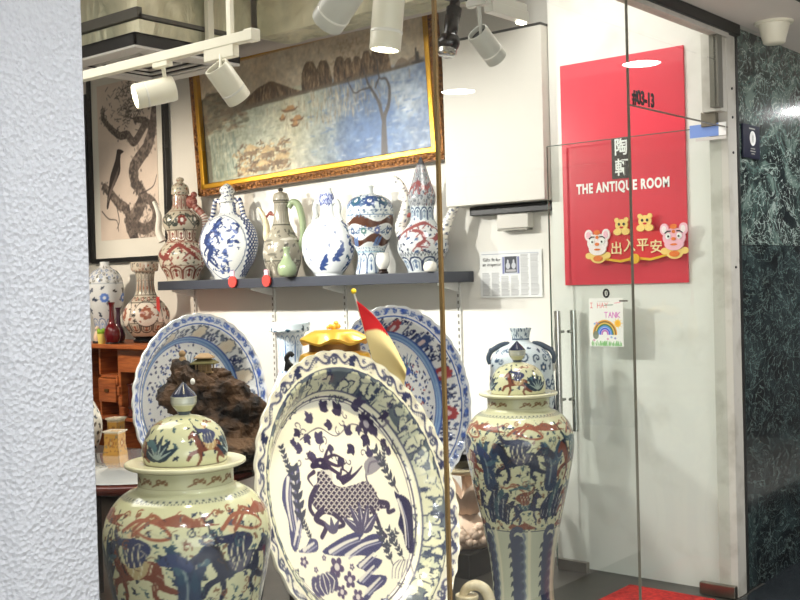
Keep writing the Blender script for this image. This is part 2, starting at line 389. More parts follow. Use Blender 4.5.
def leaf(c, x, y, L, wd, ang, col, a=1.0):
    ca, sa = math.cos(ang), math.sin(ang)
    pts = [(0, 0), (.3 * L, wd), (.65 * L, wd * .8), (L, 0), (.65 * L, -wd * .7), (.3 * L, -wd)]
    c.poly([(x + p[0] * ca - p[1] * sa, y + p[0] * sa + p[1] * ca) for p in pts], col, a, 3)
def trefoil(c, x, y, r, ang, col):
    for k, s_ in ((0, 1), (1.0, .75), (-1.0, .75)): leaf(c, x, y, r * 1.3 * s_, r * .42, ang + k, col)
    c.ell(x, y, r * .45, r * .45, col)
def flower(c, x, y, r, n, col, core, out=None, ph=0.0):
    for k in range(n):
        a = ph + 2 * PI * k / n
        if out: c.ell(x + math.cos(a) * r * .58, y + math.sin(a) * r * .58, r * .5, r * .42, out, 1, a)
    for k in range(n):
        a = ph + 2 * PI * k / n; c.ell(x + math.cos(a) * r * .56, y + math.sin(a) * r * .56, r * .4, r * .32, col, 1, a)
    c.ell(x, y, r * .34, r * .34, core)
def spiral(c, x, y, r, turns, ang, wd, col, flip=1):
    P = [(x + r * (1 - t) * math.cos(ang + flip * 2 * PI * turns * t), y + r * (1 - t) * math.sin(ang + flip * 2 * PI * turns * t)) for t in np.linspace(0, .92, int(14 * turns))]
    c.stroke(P, wd, col)
def squig(c, x, y, r, col, rg):
    a = rg.random() * 6.28
    for k in range(3): leaf(c, x, y, r * (1.2 - .25 * k), r * .32, a + (k - 1) * 1.1, col)
def scatter(c, x0, x1, y0, y1, r, cols, rg, dens=1.0, kinds=('squig',)):
    s = r * 2.5 / math.sqrt(dens); y = y0; row = 0
    while y < y1:
        x = x0 + (row % 2) * s / 2
        while x < x1:
            px, py = x + rg.uniform(-.25, .25) * s, y + rg.uniform(-.25, .25) * s; col = cols[rg.integers(len(cols))]; k = kinds[rg.integers(len(kinds))]; rr = r * rg.uniform(.7, 1.15)
            if k == 'squig': squig(c, px, py, rr, col, rg)
            elif k == 'leaf': leaf(c, px, py, rr * 1.8, rr * .5, rg.random() * 6.28, col)
            elif k == 'flower': flower(c, px, py, rr, 6, col, (240, 236, 222), None, rg.random())
            elif k == 'spiral': spiral(c, px, py, rr, 1.3, rg.random() * 6.28, rr * .17, col, 1 if rg.random() < .5 else -1)
            elif k == 'dot': c.ell(px, py, rr * .5, rr * .5, col)
            elif k == 'tref': trefoil(c, px, py, rr, rg.random() * 6.28, col)
            x += s
        y += s * .87; row += 1
def scroll(c, y0, y1, n, col, rg, fcols, fr=.34, core=(238, 234, 224)):
    h = y1 - y0; P = c.w / n; ym = (y0 + y1) / 2; wl = h * .035
    xs = np.linspace(0, c.w, n * 12); c.stroke([(x, ym + .3 * h * math.sin(2 * PI * x / P * .5)) for x in xs], wl, col)
    for k in range(n):
        x = (k + .5) * P; sg = 1 if k % 2 == 0 else -1; fy = ym - sg * .02 * h
        for q in range(7):
            a = rg.random() * 6.28; rr = rg.uniform(.3, .46) * min(h, P); leaf(c, x + rr * math.cos(a), fy + rr * math.sin(a), .22 * h, .06 * h, a + rg.uniform(-1, 1), col)
        spiral(c, x + .42 * P, ym + sg * .22 * h, .14 * h, 1.4, 0, wl, col, sg); spiral(c, x - .4 * P, ym - sg * .2 * h, .12 * h, 1.3, 2, wl, col, -sg)
        fc = fcols[k % len(fcols)]; flower(c, x, fy, fr * min(h, P), 7, fc, core, None, rg.random())
def lappets(c, y0, y1, n, col, inner, up=True, ol=None, fill=None):
    P = c.w / n; h = y1 - y0
    for k in range(n):
        x0 = k * P; f = (lambda t: y0 + t * h) if up else (lambda t: y1 - t * h)
        sh = [(x0 + .06 * P, f(0)), (x0 + .06 * P, f(.7)), (x0 + .2 * P, f(.92)), (x0 + .5 * P, f(1.)), (x0 + .8 * P, f(.92)), (x0 + .94 * P, f(.7)), (x0 + .94 * P, f(0))]
        if fill: c.poly(sh, fill)
        c.stroke(sh, P * .05, col)
        s2 = [(x0 + .24 * P, f(.06)), (x0 + .24 * P, f(.6)), (x0 + .5 * P, f(.8)), (x0 + .76 * P, f(.6)), (x0 + .76 * P, f(.06))]
        c.stroke(s2, P * .03, ol or col); leaf(c, x0 + .5 * P, f(.12), h * .42, P * .13, PI / 2 if up else -PI / 2, inner); c.ell(x0 + .5 * P, f(.62), P * .1, P * .1, inner)
def dragon(c, pts, wd, col, spine=None, rg=None):
    S = spline(pts, 10); c.stroke(S, [wd * .9, wd, wd * 1.05, wd * .8, wd * .3], col); n = len(S)
    for i in range(2, n - 2, 2):
        t = S[i + 1] - S[i - 1]; t = t / (np.hypot(*t) + 1e-9); nn = np.array([-t[1], t[0]]); p = S[i] + nn * wd * .8
        leaf(c, p[0], p[1], wd * .8, wd * .22, math.atan2(nn[1] - t[1] * .4, nn[0] - t[0] * .4), spine or col)
    h = S[0]; t = S[0] - S[3]; a = math.atan2(t[1], t[0]); c.ell(h[0], h[1], wd * 1.6, wd * 1.1, col, 1, a)
    for k in (.5, -.5, 2.6, -2.6): leaf(c, h[0], h[1], wd * 3.2, wd * .3, a + k, col)
    for i in (n // 4, n // 2, 3 * n // 4):
        p = S[i]
        for sg in (1, -1):
            q = (p[0] + sg * wd * 2.6, p[1] - wd * 2.4); c.stroke([p, ((p[0] + q[0]) / 2 + wd * .6, (p[1] + q[1]) / 2 + wd * .4), q], [wd * .5, wd * .3], col, 1, 4)
            for k in range(3): leaf(c, q[0], q[1], wd * 1.3, wd * .2, -PI / 2 + (k - 1) * .8, col)
BLU, NAV, RED, TEA = (58, 74, 112), (40, 46, 72), (132, 68, 50), (64, 100, 108)
def xf(pts, cx, cy, s, fl=1, rot=0.0):
    c, n = math.cos(rot), math.sin(rot); return [(cx + fl * s * (p[0] * c - p[1] * n), cy + s * (p[0] * n + p[1] * c)) for p in pts]
def horse_rider(c, cx, cy, s, fl, hcol, rcol, scol, tcol, ribbon, rot=0.0):
    B = [(-.34, .1), (-.15, .15), (.1, .1), (.24, .17), (.36, .38), (.44, .42), (.57, .27), (.55, .2), (.45, .24), (.4, .08), (.36, -.04), (.54, -.1), (.63, -.28), (.57, -.31), (.46, -.17), (.3, -.13), (.1, -.1), (-.08, -.1), (-.2, -.15), (-.28, -.26), (-.5, -.37), (-.54, -.31), (-.39, -.2), (-.39, -.02)]
    c.poly(xf([(-.34, .09), (-.5, .2), (-.68, .14), (-.8, -.02), (-.72, -.1), (-.6, .0), (-.46, .03)], cx, cy, s, fl, rot), tcol, 1, 4)
    c.poly(xf(B, cx, cy, s, fl, rot), hcol, 1, 3)
    for g in ([(.3, -.08), (.28, -.26), (.36, -.42)], [(-.3, -.12), (-.2, -.32), (-.28, -.46)]): c.stroke(xf(g, cx, cy, s, fl, rot), [s * .05, s * .03], hcol, 1, 4)
    c.stroke(xf([(.26, .2), (.3, .32), (.4, .42)], cx, cy, s, fl, rot), s * .022, (28, 30, 44))
    c.poly(xf([(-.2, .14), (-.16, -.02), (.02, -.1), (.14, .0), (.14, .14)], cx, cy, s, fl, rot), scol, 1, 4)
    c.poly(xf([(-.12, .1), (-.17, .32), (-.04, .46), (.1, .42), (.17, .26), (.12, .08)], cx, cy, s, fl, rot), rcol, 1, 4)
    c.stroke(xf([(.08, .4), (.26, .44), (.34, .56)], cx, cy, s, fl, rot), [s * .06, s * .035], rcol, 1, 4)
    c.stroke(xf([(-.1, .38), (-.24, .3), (-.14, .2)], cx, cy, s, fl, rot), [s * .06, s * .04], rcol, 1, 4)
    c.ell(*xf([(.02, .54)], cx, cy, s, fl, rot)[0], s * .075, s * .085, (206, 186, 150)); c.ell(*xf([(-.0, .6)], cx, cy, s, fl, rot)[0], s * .08, s * .045, scol)
    c.stroke(xf([(.2, .0), (.34, .56), (.42, .86)], cx, cy, s, fl, rot), s * .014, (44, 40, 44), 1, 4)
    for k, dy in enumerate((.58, .5)): c.stroke(xf([(-.02, dy), (-.3, dy + .16), (-.52, dy + .04 + .1 * k), (-.74, dy + .16)], cx, cy, s, fl, rot), [s * .028, s * .02, s * .008], ribbon, 1, 6)
    for k in range(3): c.stroke(xf([(-.12 + .1 * k, .36 - .02 * k), (-.08 + .1 * k, .2), (-.1 + .1 * k, .06)], cx, cy, s, fl, rot), s * .01, (206, 200, 168), 1, 4)
    for k in range(3): c.stroke(xf([(-.26 + .14 * k, .08), (-.2 + .14 * k, -.04)], cx, cy, s, fl, rot), s * .01, (206, 200, 168))
def rock_paint(c, x, y, w, h, cols, rg, lean=0.15):
    n = 5
    for k in range(n):
        x0 = x - w / 2 + w * k / n; hh = h * rg.uniform(.55, 1.0) * (1 - .5 * abs(k - n / 2 + .5) / n); b = y + rg.uniform(-.1, .08) * h
        pts = [(x0, b), (x0 - .04 * w, b + hh * .5), (x0 + lean * w, b + hh), (x0 + .16 * w + lean * w, b + hh * .93), (x0 + .26 * w, b + hh * .45), (x0 + .22 * w, b)]
        c.poly(pts, cols[k % len(cols)], 1, 3); c.stroke([(x0 + .1 * w, b + .1 * hh), (x0 + .08 * w + lean * .5 * w, b + .8 * hh)], w * .018, (214, 214, 196), .7)
def sprig(c, x, y, L, ang, col, n=6):
    c.stroke([(x, y), (x + L * math.cos(ang), y + L * math.sin(ang))], L * .02, col)
    for k in range(n):
        t = (k + 1) / (n + .5); px, py = x + L * t * math.cos(ang), y + L * t * math.sin(ang)
        for s_ in (.75, -.75): leaf(c, px, py, L * .2, L * .045, ang + s_, col)

# ------------------------------------------------------------------ painted lathe and plates
def resample(prof, n):
    P = np.array(prof, float); L = np.r_[0, np.cumsum(np.hypot(*np.diff(P, axis=0).T))]; t = np.linspace(0, L[-1], n)
    t = np.unique(np.r_[t, L]); return np.c_[np.interp(t, L, P[:, 0]), np.interp(t, L, P[:, 1])], t
def painted_lathe(name, prof, paint, base=(236, 234, 222), nth=120, nz=110, ppm=420, parent=None, smooth=True, sx=1.0, sy=1.0, material='porcelain', sub=8):
    """prof: (radius, height) from the foot up; paint(canvas, arc) draws the decoration; the middle of the canvas looks along +X"""
    pr = np.array(spline(prof, sub)) if smooth else np.array(prof, float); pr[:, 0] = np.maximum(pr[:, 0], 1e-4)
    P, t = resample(pr, nz); rm = P[:, 0].max(); cv = Cv(2 * PI * rm, t[-1] + 1e-3, ppm, base)
    zz = np.maximum.accumulate(P[:, 1]); arc = lambda z: float(np.interp(z, zz, t))
    if paint: paint(cv, arc)
    K = len(P); a = -PI + 2 * PI * np.arange(nth) / nth
    V = np.empty((K, nth, 3)); V[..., 0] = P[:, 0, None] * np.cos(a) * sx; V[..., 1] = P[:, 0, None] * np.sin(a) * sy; V[..., 2] = P[:, 1, None]
    C = cv.sample(np.broadcast_to((a + PI) / (2 * PI) * cv.w, (K, nth)), np.broadcast_to(t[:, None], (K, nth)))
    return grid_obj(name, V, C, material, parent, wrap=True, caps=True)
def grid_obj(name, V, C, material, parent=None, wrap=False, caps=False, extra=None):
    K, n = V.shape[:2]; i = np.arange(K - 1)[:, None]; k = np.arange(n if wrap else n - 1)[None]; k2 = (k + 1) % n
    Fq = np.stack([i * n + k, i * n + k2, (i + 1) * n + k2, (i + 1) * n + k], -1).reshape(-1, 4)
    me = bpy.data.meshes.new(name); faces = Fq.tolist()
    if caps: faces += [list(range(n - 1, -1, -1)), [(K - 1) * n + q for q in range(n)]]
    me.from_pydata(V.reshape(-1, 3).tolist(), [], faces)
    at = me.color_attributes.new('paint', 'FLOAT_COLOR', 'POINT'); cc = np.ones((K * n, 4), np.float32); cc[:, :3] = C.reshape(-1, 3); at.data.foreach_set('color', cc.ravel())
    me.materials.append(MATS[material]); me.polygons.foreach_set('use_smooth', [True] * len(me.polygons))
    try: me.set_sharp_from_angle(angle=math.radians(50))
    except Exception: pass
    o = bpy.data.objects.new(name, me); COL.objects.link(o)
    if parent is not None: o.parent = parent
    return o
def flat_painting(name, w, h, cv, nx, ny, M, material, parent=None, thick=0.004):
    """a painted rectangle with thickness: local X right, Y up, front +Z"""
    x = np.linspace(0, w, nx); y = np.linspace(0, h, ny); X, Y = np.meshgrid(x, y); C = cv.sample(X, Y)
    e = 1e-4; Xp = np.pad(X, 1, mode='edge'); Yp = np.pad(Y, 1, mode='edge'); Zp = np.pad(np.zeros_like(X), 1, constant_values=-thick); Cp = np.pad(C, ((1, 1), (1, 1), (0, 0)), mode='edge')
    V = np.stack([Xp - w / 2, Yp - h / 2, Zp], -1); o = grid_obj(name, V, Cp, material, parent)
    o.data.transform(M); return o
def plate(name, R, prof, paint, ppm, nr=130, nth=300, lobes=28, lobe=.012, psi=0.0, lam=0.0, center=(0, 0, 0), base=(240, 236, 222), label=None, cat='plate', group=None, back=(226, 224, 214)):
    """prof: list of (r/R, z) from the middle out; front looks along local +Z"""
    P, t = resample(np.array(spline([(0.001, prof[0][1])] + prof, 8)) * np.array([R, 1]), nr)
    cv = Cv(2 * R * 1.02, 2 * R * 1.02, ppm, base); paint(cv, R * 1.02, R)
    a = 2 * PI * np.arange(nth) / nth; sc = 1 - lobe + lobe * np.abs(np.sin(a * lobes / 2))
    w = np.clip((P[:, 0] / R - .72) / .28, 0, 1)[:, None]; rr = P[:, 0, None] * (1 + (sc[None] - 1) * w)
    zz = P[:, 1, None] + (w ** 2) * .0025 * np.sin(a * lobes)[None]
    V = np.stack([rr * np.cos(a), rr * np.sin(a), zz], -1); C = cv.sample(R * 1.02 + V[..., 0], R * 1.02 + V[..., 1])
    # underside: same shell pushed back, from the rim to the middle
    Vb = V[::-1].copy(); Vb[..., 2] -= .014; Vb[0] = V[-1]; Vb[0, :, 2] -= .006; Vb[0, :, :2] *= 1.004
    Cb = np.empty_like(C); Cb[:] = np.array(lin(rgb(*back)))
    o = grid_obj(name, np.concatenate([V, Vb]), np.concatenate([C, Cb]), 'porcelain', None, wrap=True, caps=False)
    psi, lam = math.radians(psi), math.radians(lam); n = Vector((math.cos(psi) * math.cos(lam), math.sin(psi) * math.cos(lam), math.sin(lam))); r = Vector((-math.sin(psi), math.cos(psi), 0)); u = n.cross(r)
    M = Matrix.Identity(4)
    for i in range(3): M[i][0] = r[i]; M[i][1] = u[i]; M[i][2] = n[i]; M[i][3] = center[i] - n[i] * prof[-1][1]
    o.matrix_world = M
    return tag(o, label, cat, group)
def facing(x, y): return math.atan2(-y, -x)
# ------------------------------------------------------------------ the place
struct(box('floor_shop', -8.4, -1.95, 0.3, 5.0, -.1, 0, 'floor_grey'))
fb = MB().box(-1.95, -1.2, -3, 9.5, -.1, 0); fb.box(-2.4, -1.95, 5.0, 9.5, -.1, 0); struct(fb.build('floor_border', 'floor_tile_dark', smooth=False)); struct(box('floor_corridor', -1.2, 3.0, -3, 9.5, -.1, 0, 'floor_tile_pale')); struct(box('wall_end_blocker', -2.4, 3.1, 9.5, 9.6, 0, 2.7, 'corridor_wall')); struct(box('trim_ceiling_joint', -1.585, -1.575, 3.5, 9.5, 2.597, 2.605, 'frame_dark'))  # end wall added to keep world light off the marble
struct(box('wall_back', -8.4, -2.93, 4.88, 5.02, 0, 3.5, 'wall_white'))
struct(box('wall_entrance', -2.93, -1.985, 4.77, 5.02, 0, 3.5, 'wall_scuffed'))
struct(box('wall_far', -8.5, -8.4, 0.2, 5.02, 0, 3.5, 'wall_white'))
struct(box('wall_near', -8.4, -2.05, 0.2, 0.3, 0, 3.5, 'wall_white'))
struct(box('ceiling_shop', -8.4, -1.9, 0.2, 5.02, 3.4, 3.5, 'shop_ceiling'))
cb_ = MB().box(-1.93, 3.0, -3, 9.5, 2.6, 2.7); cb_.box(-2.3, -1.93, 4.81, 9.5, 2.601, 2.7); struct(cb_.build('ceiling_corridor', 'corridor_ceiling', smooth=False))
struct(box('wall_bulkhead', -2.0, -1.93, 0.2, 5.02, 2.6, 3.4, 'cabinet_white'))
struct(box('trim_header', -2.01, -1.93, 1.2, 4.80, 2.55, 2.6, 'frame_dark', bevel=.004))
struct(box('trim_track', -1.995, -1.945, 1.2, 4.70, 2.53, 2.55, 'jamb_paint'))
struct(box('wall_opposite', 3.0, 3.1, -3, 9.5, 0, 2.7, 'corridor_wall'))
struct(box('wall_shopfront', -2.1, -1.99, -3, 1.10, 0, 2.6, 'frame_dark'))
pl = MB(); ncol = 40
pl.prism([(-2.1, 0), (-2.1, .225), (-1.955, .225), (-1.95, .22), (-1.95, .055), (-1.963, .035), (-1.99, 0)], 0, 2.6, M=Matrix(((1, 0, 0, 0), (0, 0, 1, 1.108), (0, 1, 0, 0), (0, 0, 0, 1))))
struct(pl.build('wall_pillar', 'pillar_plaster'))
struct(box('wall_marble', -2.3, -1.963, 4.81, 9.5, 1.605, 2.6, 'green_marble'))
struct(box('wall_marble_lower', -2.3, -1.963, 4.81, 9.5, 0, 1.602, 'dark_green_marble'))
struct(box('trim_jamb', -2.05, -1.96, 4.705, 4.805, 0, 2.585, 'jamb_paint', bevel=.003))
struct(box('trim_jamb_upper', -2.05, -1.963, 4.635, 4.705, 2.20, 2.55, 'jamb_paint'))
tf = MB().box(-1.99, -1.95, 4.585, 4.635, 2.21, 2.53).build('trim_transom', 'frame_grey', smooth=False); struct(tf)
struct(box('trim_marble', -1.972, -1.957, 4.80, 4.825, 0, 2.6, 'frame_dark'))
sc_ = MB()
for z in (2.31, 2.18, 2.02, 1.5): sc_.tube([(-1.962, 4.755, z), (-1.956, 4.755, z)], .006)
struct(sc_.build('trim_screws', 'black'))
# glazing
w1 = struct(box('window_1', -1.969, -1.959, 1.335, 2.557, 0.0, 2.53, 'glass'))
w2 = struct(box('window_2', -1.969, -1.959, 2.567, 3.768, 0.0, 2.53, 'glass'))
w3 = struct(box('window_3', -1.969, -1.959, 3.775, 4.585, 2.132, 2.53, 'glass'))
struct(box('trim_seal', -1.970, -1.958, 2.557, 2.567, 0.0, 2.53, 'silicone'))
struct(box('trim_edge', -1.9695, -1.9585, 3.7685, 3.7708, 0.0, 2.53, 'silicone_dark'))
struct(box('trim_transom_edge', -1.970, -1.958, 3.775, 4.70, 2.128, 2.132, 'silicone_dark'))
# glass door, swung inwards against the wall
DY = 4.68
d1 = empty('door_1', (-1.985, DY, 0)); d1['kind'] = 'structure'
def dl(o): o.parent = d1; o.matrix_parent_inverse = Matrix.Translation((1.985, -DY, 0)); return o
dl(box('door_pane', -2.895, -1.985, DY - .006, DY + .006, .015, 2.135, 'door_glass'))
dl(box('pane_edge', -2.897, -2.8945, DY - .006, DY + .006, .015, 2.135, 'glass_edge'))
dl(box('top_edge', -2.895, -2.06, DY - .006, DY + .006, 2.135, 2.138, 'glass_edge'))
dl(box('bottom_patch', -2.885, -2.72, DY - .016, DY + .016, 0.004, .058, 'patch_steel', bevel=.003))
dl(box('bottom_patch', -2.13, -1.96, DY - .016, DY + .016, 0.004, .058, 'patch_steel', bevel=.003))
dl(box('top_patch', -2.07, -2.0, DY - .018, DY + .018, 2.138, 2.205, 'patch_steel', bevel=.003))
for yy, xx, z0, z1 in ((DY - .055, -2.828, .78, 1.31), (DY + .052, -2.80, .70, 1.31)):
    h = MB().tube([(xx, yy, z0), (xx, yy, z1)], .0165, 18)
    for z in (1.205, .865): h.tube([(xx, yy, z), (xx, DY, z)], .008, 10)
    dl(h.build('handle', 'steel'))
rg = np.random.default_rng(5)

# ------------------------------------------------------------------ ducts, air conditioner, tracks
def foil_box(name, label, x0, x1, y0, y1, z0, z1, tape):
    t = empty(name, ((x0 + x1) / 2, (y0 + y1) / 2, z0), 0, label, 'air duct')
    inv = Matrix.Translation((-(x0 + x1) / 2, -(y0 + y1) / 2, -z0))
    nx, ny, nz = 30, 30, 16; mb = MB(); R_ = random.Random(name)
    def sheet(f, a, b):
        vs = [f(i / a, j / b) for j in range(b + 1) for i in range(a + 1)]
        mb.add(vs, [(j * (a + 1) + i, j * (a + 1) + i + 1, (j + 1) * (a + 1) + i + 1, (j + 1) * (a + 1) + i) for j in range(b) for i in range(a)])
    def wob(u, v): return 0 if u in (0, 1) or v in (0, 1) else R_.uniform(-.010, .010)
    sheet(lambda u, v: (x0 + u * (x1 - x0), y0 + v * (y1 - y0), z0 + wob(u, v)), nx, ny)
    sheet(lambda u, v: (x0 + u * (x1 - x0), y0 + v * (y1 - y0), z1), 1, 1)
    for yy in (y0, y1): sheet(lambda u, v: (x0 + u * (x1 - x0), yy + wob(u, v), z0 + v * (z1 - z0)), nx, nz)
    for xx in (x0, x1): sheet(lambda u, v: (xx + wob(u, v), y0 + u * (y1 - y0), z0 + v * (z1 - z0)), ny, nz)
    b = mb.build('foil_wrap', 'foil', t, smooth=True); b.matrix_parent_inverse = inv
    if tape:
        tp = MB()
        tp.box(x0 - .012, x1 + .012, y0 - .012, y0 + .02, z0 - .008, z0 + .045); tp.box(x1 - .02, x1 + .012, y0, y1, z0 - .008, z0 + .012)
        q = tp.build('tape', 'tape_grey', t, smooth=False); q.matrix_parent_inverse = inv
    return t
foil_box('foil_duct', 'foil-wrapped square plenum box above the ceiling air conditioner', -6.2, -4.63, 3.50, 4.30, 2.90, 3.40, True)
foil_box('foil_duct', 'long silver foil-wrapped duct running above the landscape painting', -4.58, -2.95, 4.3, 4.53, 2.90, 3.40, False)
hg = MB()
hg.box(-4.605, -4.575, 3.93, 3.97, 2.80, 3.4); hg.build('duct_hanger', 'lamp_white', None, smooth=False)
o = bpy.data.objects['duct_hanger']; tag(o, 'pale metal strap hanging beside the foil plenum box', 'hanger')
ac = empty('air_conditioner', (-4.96, 3.80, 2.72), 0, 'white square ceiling cassette air conditioner with louvres and dark sides', 'air conditioner')
ai = Matrix.Translation((4.96, -3.80, -2.72))
def acp(o): o.parent = ac; o.matrix_parent_inverse = ai; return o
pipe = MB().tube([(-6.1, 4.625, 2.985), (-3.0, 4.625, 2.985)], .07, 28); tag(pipe.build('insulated_pipe', 'pipe_lagging', None), 'thick pale lagged pipe running along the wall above the landscape painting', 'pipe')
X0, X1, Y0, Y1 = -5.34, -4.58, 3.44, 4.16
acp(box('body', X0 + .05, X1 - .05, Y0 + .07, Y1 - .05, 2.80, 2.885, 'foil'))
b = MB(); b.box(X0, X1, Y0, Y0 + .012, 2.735, 2.80); b.box(X0, X1, Y1 - .012, Y1, 2.735, 2.80); b.box(X0, X0 + .012, Y0, Y1, 2.735, 2.80); b.box(X1 - .012, X1, Y0, Y1, 2.735, 2.80); b.box(X0, X1, Y0, Y1, 2.79, 2.80)
acp(b.build('dark_surround', 'black', smooth=False))
b = MB(); e = .09
b.box(X0, X1, Y0, Y0 + e, 2.72, 2.735); b.box(X0, X1, Y1 - e, Y1, 2.72, 2.735); b.box(X0, X0 + e, Y0 + e, Y1 - e, 2.72, 2.735); b.box(X1 - e, X1, Y0 + e, Y1 - e, 2.72, 2.735)
acp(b.build('panel', 'grey_plastic', smooth=False, bevel=.004))
for k in range(4):
    e2 = .10 + k * .055; b = MB(); zz = 2.725 + .008 * k
    b.box(X0 + e2, X1 - e2, Y0 + e2, Y0 + e2 + .022, zz, zz + .008); b.box(X0 + e2, X1 - e2, Y1 - e2 - .022, Y1 - e2, zz, zz + .008)
    b.box(X0 + e2, X0 + e2 + .022, Y0 + e2, Y1 - e2, zz, zz + .008); b.box(X1 - e2 - .022, X1 - e2, Y0 + e2, Y1 - e2, zz, zz + .008)
    acp(b.build('louvre', 'grey_plastic', smooth=False))
# lighting tracks
t = empty('light_track', (-4.2, 2.95, 2.46), 0, 'cream lighting track running parallel to the shelf wall', 'lighting track')
o = MB().box(-2.4, 1.0, -.02, .02, -.012, .028).build('rail', 'lamp_white', t, smooth=False, bevel=.002)
MB().box(1.0, 1.05, -.024, .024, -.016, .032).build('end_cap', 'lamp_white', t, smooth=False, bevel=.004)
for xx in (.9, -.9): MB().box(xx - .012, xx + .012, -.01, .01, .03, .94).build('hanger', 'lamp_white', t, smooth=False)
t2 = empty('light_track', (-2.5, 2.9, 2.60), 0, 'grey lighting track over the window display with a plug-in power box', 'lighting track')
MB().box(-.018, .018, -1.3, .98, 0, .03).build('rail', 'lamp_grey', t2, smooth=False, bevel=.002)
MB().box(-.022, .022, .72, .99, -.045, 0).build('power_box', 'lamp_grey', t2, smooth=False, bevel=.003)
MB().box(-.012, .012, .94, .98, -.053, -.045).build('lit_end', 'lamp_on', t2, smooth=False)  # emissive strip makes the lit end of the box
for yy in (-1.0, .3): MB().box(-.012, .012, yy - .012, yy + .012, .03, .8).build('hanger', 'lamp_grey', t2, smooth=False)
def track_head(label, pos, d, top, L=.17, r=.055, body='lamp_white', inner='lamp_inner', on=False, energy=0, col=NEUT, spot=60, adp=.05):
    """pos: middle of the cylinder; d: where the lamp end points; top: point on the track above"""
    t = empty('spotlight', pos, 0, label, 'spotlight', 'track spotlights')
    d = Vector(d).normalized(); M = d.to_track_quat('Z', 'Y').to_matrix().to_4x4()
    b = MB(); b.lathe([(r * .80, -L * .36), (r * .86, -L / 2), (r * .97, -L / 2), (r, -L / 2 + .008), (r, L * .22), (r * .985, L * .225), (r * .985, L * .24), (r, L * .245), (r, L / 2 - .006), (r * .97, L / 2), (r * .88, L / 2), (r * .84, L * .40)], 40, 0, M)
    b.build('housing', body, t)
    MB().lathe([(r * .80, -L * .385), (r * .2, -L * .38)], 28, 0, M).build('dark_inside', inner, t)  # dark disc stands in for the dark inside of the open back
    MB().lathe([(r * .84, L * .43), (r * .2, L * .435)], 32, 0, M).build('lens', 'lamp_on' if on else 'grey_plastic', t)
    MB().lathe([(r * 1.0, L * .205), (r * 1.03, L * .212), (r * 1.03, L * .245), (r * 1.0, L * .252)], 40, 0, M).build('trim_ring', 'white_glaze', t)
    tp = Vector(top) - Vector(pos); at = -d * (L * .30)
    s_ = MB(); s_.tube([at, at + (tp - at) * .25 + Vector((0, 0, .01)), tp - Vector((0, 0, .01))], [.007, .008, .010], 10); s_.build('stem', body, t)
    MB().box(tp.x - adp, tp.x + adp, tp.y - .017, tp.y + .017, tp.z - .035 - (adp - .05) * .4, tp.z, 0).build('adapter', body, t, smooth=False, bevel=.003)
    if energy:
        o = lamp('spotlight_light', 'SPOT', d * (L * .52), energy, col, None, size=r * .6, spot=spot, blend=.4); o.parent = t; o.rotation_euler = d.to_track_quat('-Z', 'Y').to_euler()
    return t
track_head('lit cream spotlight hanging in front of the framed ink picture of a bird', (-3.80, 2.95, 2.325), (-.45, -.85, -.25), (-3.74, 2.95, 2.46), .175, .055, on=True, energy=10, spot=110)
track_head('cream spotlight with an open back tilted down over the left of the painting', (-3.325, 2.95, 2.30), (.1, 1.0, -1.1), (-3.36, 2.95, 2.45), .165, .053, adp=.09)
track_head('grey spotlight tilted away at the top edge above the painting hills', (-2.5, 2.73, 2.425), (-.9, .15, -.62), (-2.5, 2.74, 2.60), .17, .06, 'lamp_grey', 'lamp_inner_dark')
track_head('glowing white cylinder spotlight pointing straight down before the painting', (-2.5, 2.985, 2.425), (-.09, -.06, -1), (-2.5, 2.985, 2.60), .235, .057, 'lamp_white', on=True, energy=45, spot=85)
track_head('grey spotlight with dark back aimed right in front of the white cupboard', (-2.5, 3.605, 2.417), (.12, .85, -.72), (-2.5, 3.55, 2.60), .15, .045, 'lamp_grey', 'lamp_inner_dark')
t = empty('spotlight', (-2.5, 3.39, 2.535), 0, 'black ribbed spotlight with a round bulb head beside the painting frame', 'spotlight', 'track spotlights')
ax = Vector((-.0, -.055, -.19)); M = ax.to_track_quat('Z', 'Y').to_matrix().to_4x4()
b = MB(); pr = [(.014, -.03), (.02, -.02), (.022, .0)]
for k in range(4): pr += [(.031, .008 + k * .010), (.026, .013 + k * .010)]
pr += [(.030, .05), (.028, .09), (.027, .118), (.022, .13)]
b.lathe(pr, 32, 0, M); b.build('ribbed_body', 'black_gloss', t)
b = MB(); b.ball(M @ Vector((0, 0, .150)), .043, 14); b.build('bulb_head', 'black_gloss', t)
b = MB(); b.lathe([(.030, .178), (.038, .184), (.036, .200), (.028, .206), (.005, .208)], 28, 0, M); b.build('lens', 'steel', t)
MB().box(-.03, .03, -.03, .05, .025, .064).build('adapter', 'black', t, smooth=False, bevel=.004)
# corridor fittings
for nm, x, y in (('nearer to the black header, by the marble wall', -1.264, 5.25), ('in the middle row, level with the marble wall', -.106, 5.184), ('above the first window pane', -1.264, 1.9), ('behind the viewer beside the plaster pillar', -1.0, .5), ('in the middle row, level with the window', -.106, 1.6), ('farthest along the corridor', -1.264, 7.6)):
    t = empty('ceiling_downlight', (x, y, 2.6), 0, 'round white corridor ceiling downlight ' + nm, 'downlight', 'corridor downlights')
    MB().lathe([(.10, -.004), (.001, -.003)], 40).build('diffuser', 'downlight', t)
    MB().lathe([(.10, -.001), (.102, -.008), (.125, -.006), (.128, 0)], 40).build('rim', 'white_glaze', t)
    o = lamp('downlight_lamp', 'SPOT', (0, 0, -.03), COR_E, COOL, None, size=.09, spot=150, blend=.8); o.parent = t
t = empty('ceiling_speaker', (-1.80, 4.86, 2.6), 0, 'cream cone-shaped ceiling fitting beside the green marble wall', 'ceiling fitting')
MB().lathe([(.001, -.098), (.042, -.098), (.048, -.093), (.066, -.025), (.069, -.010)], 40).build('cone', 'lamp_white', t)
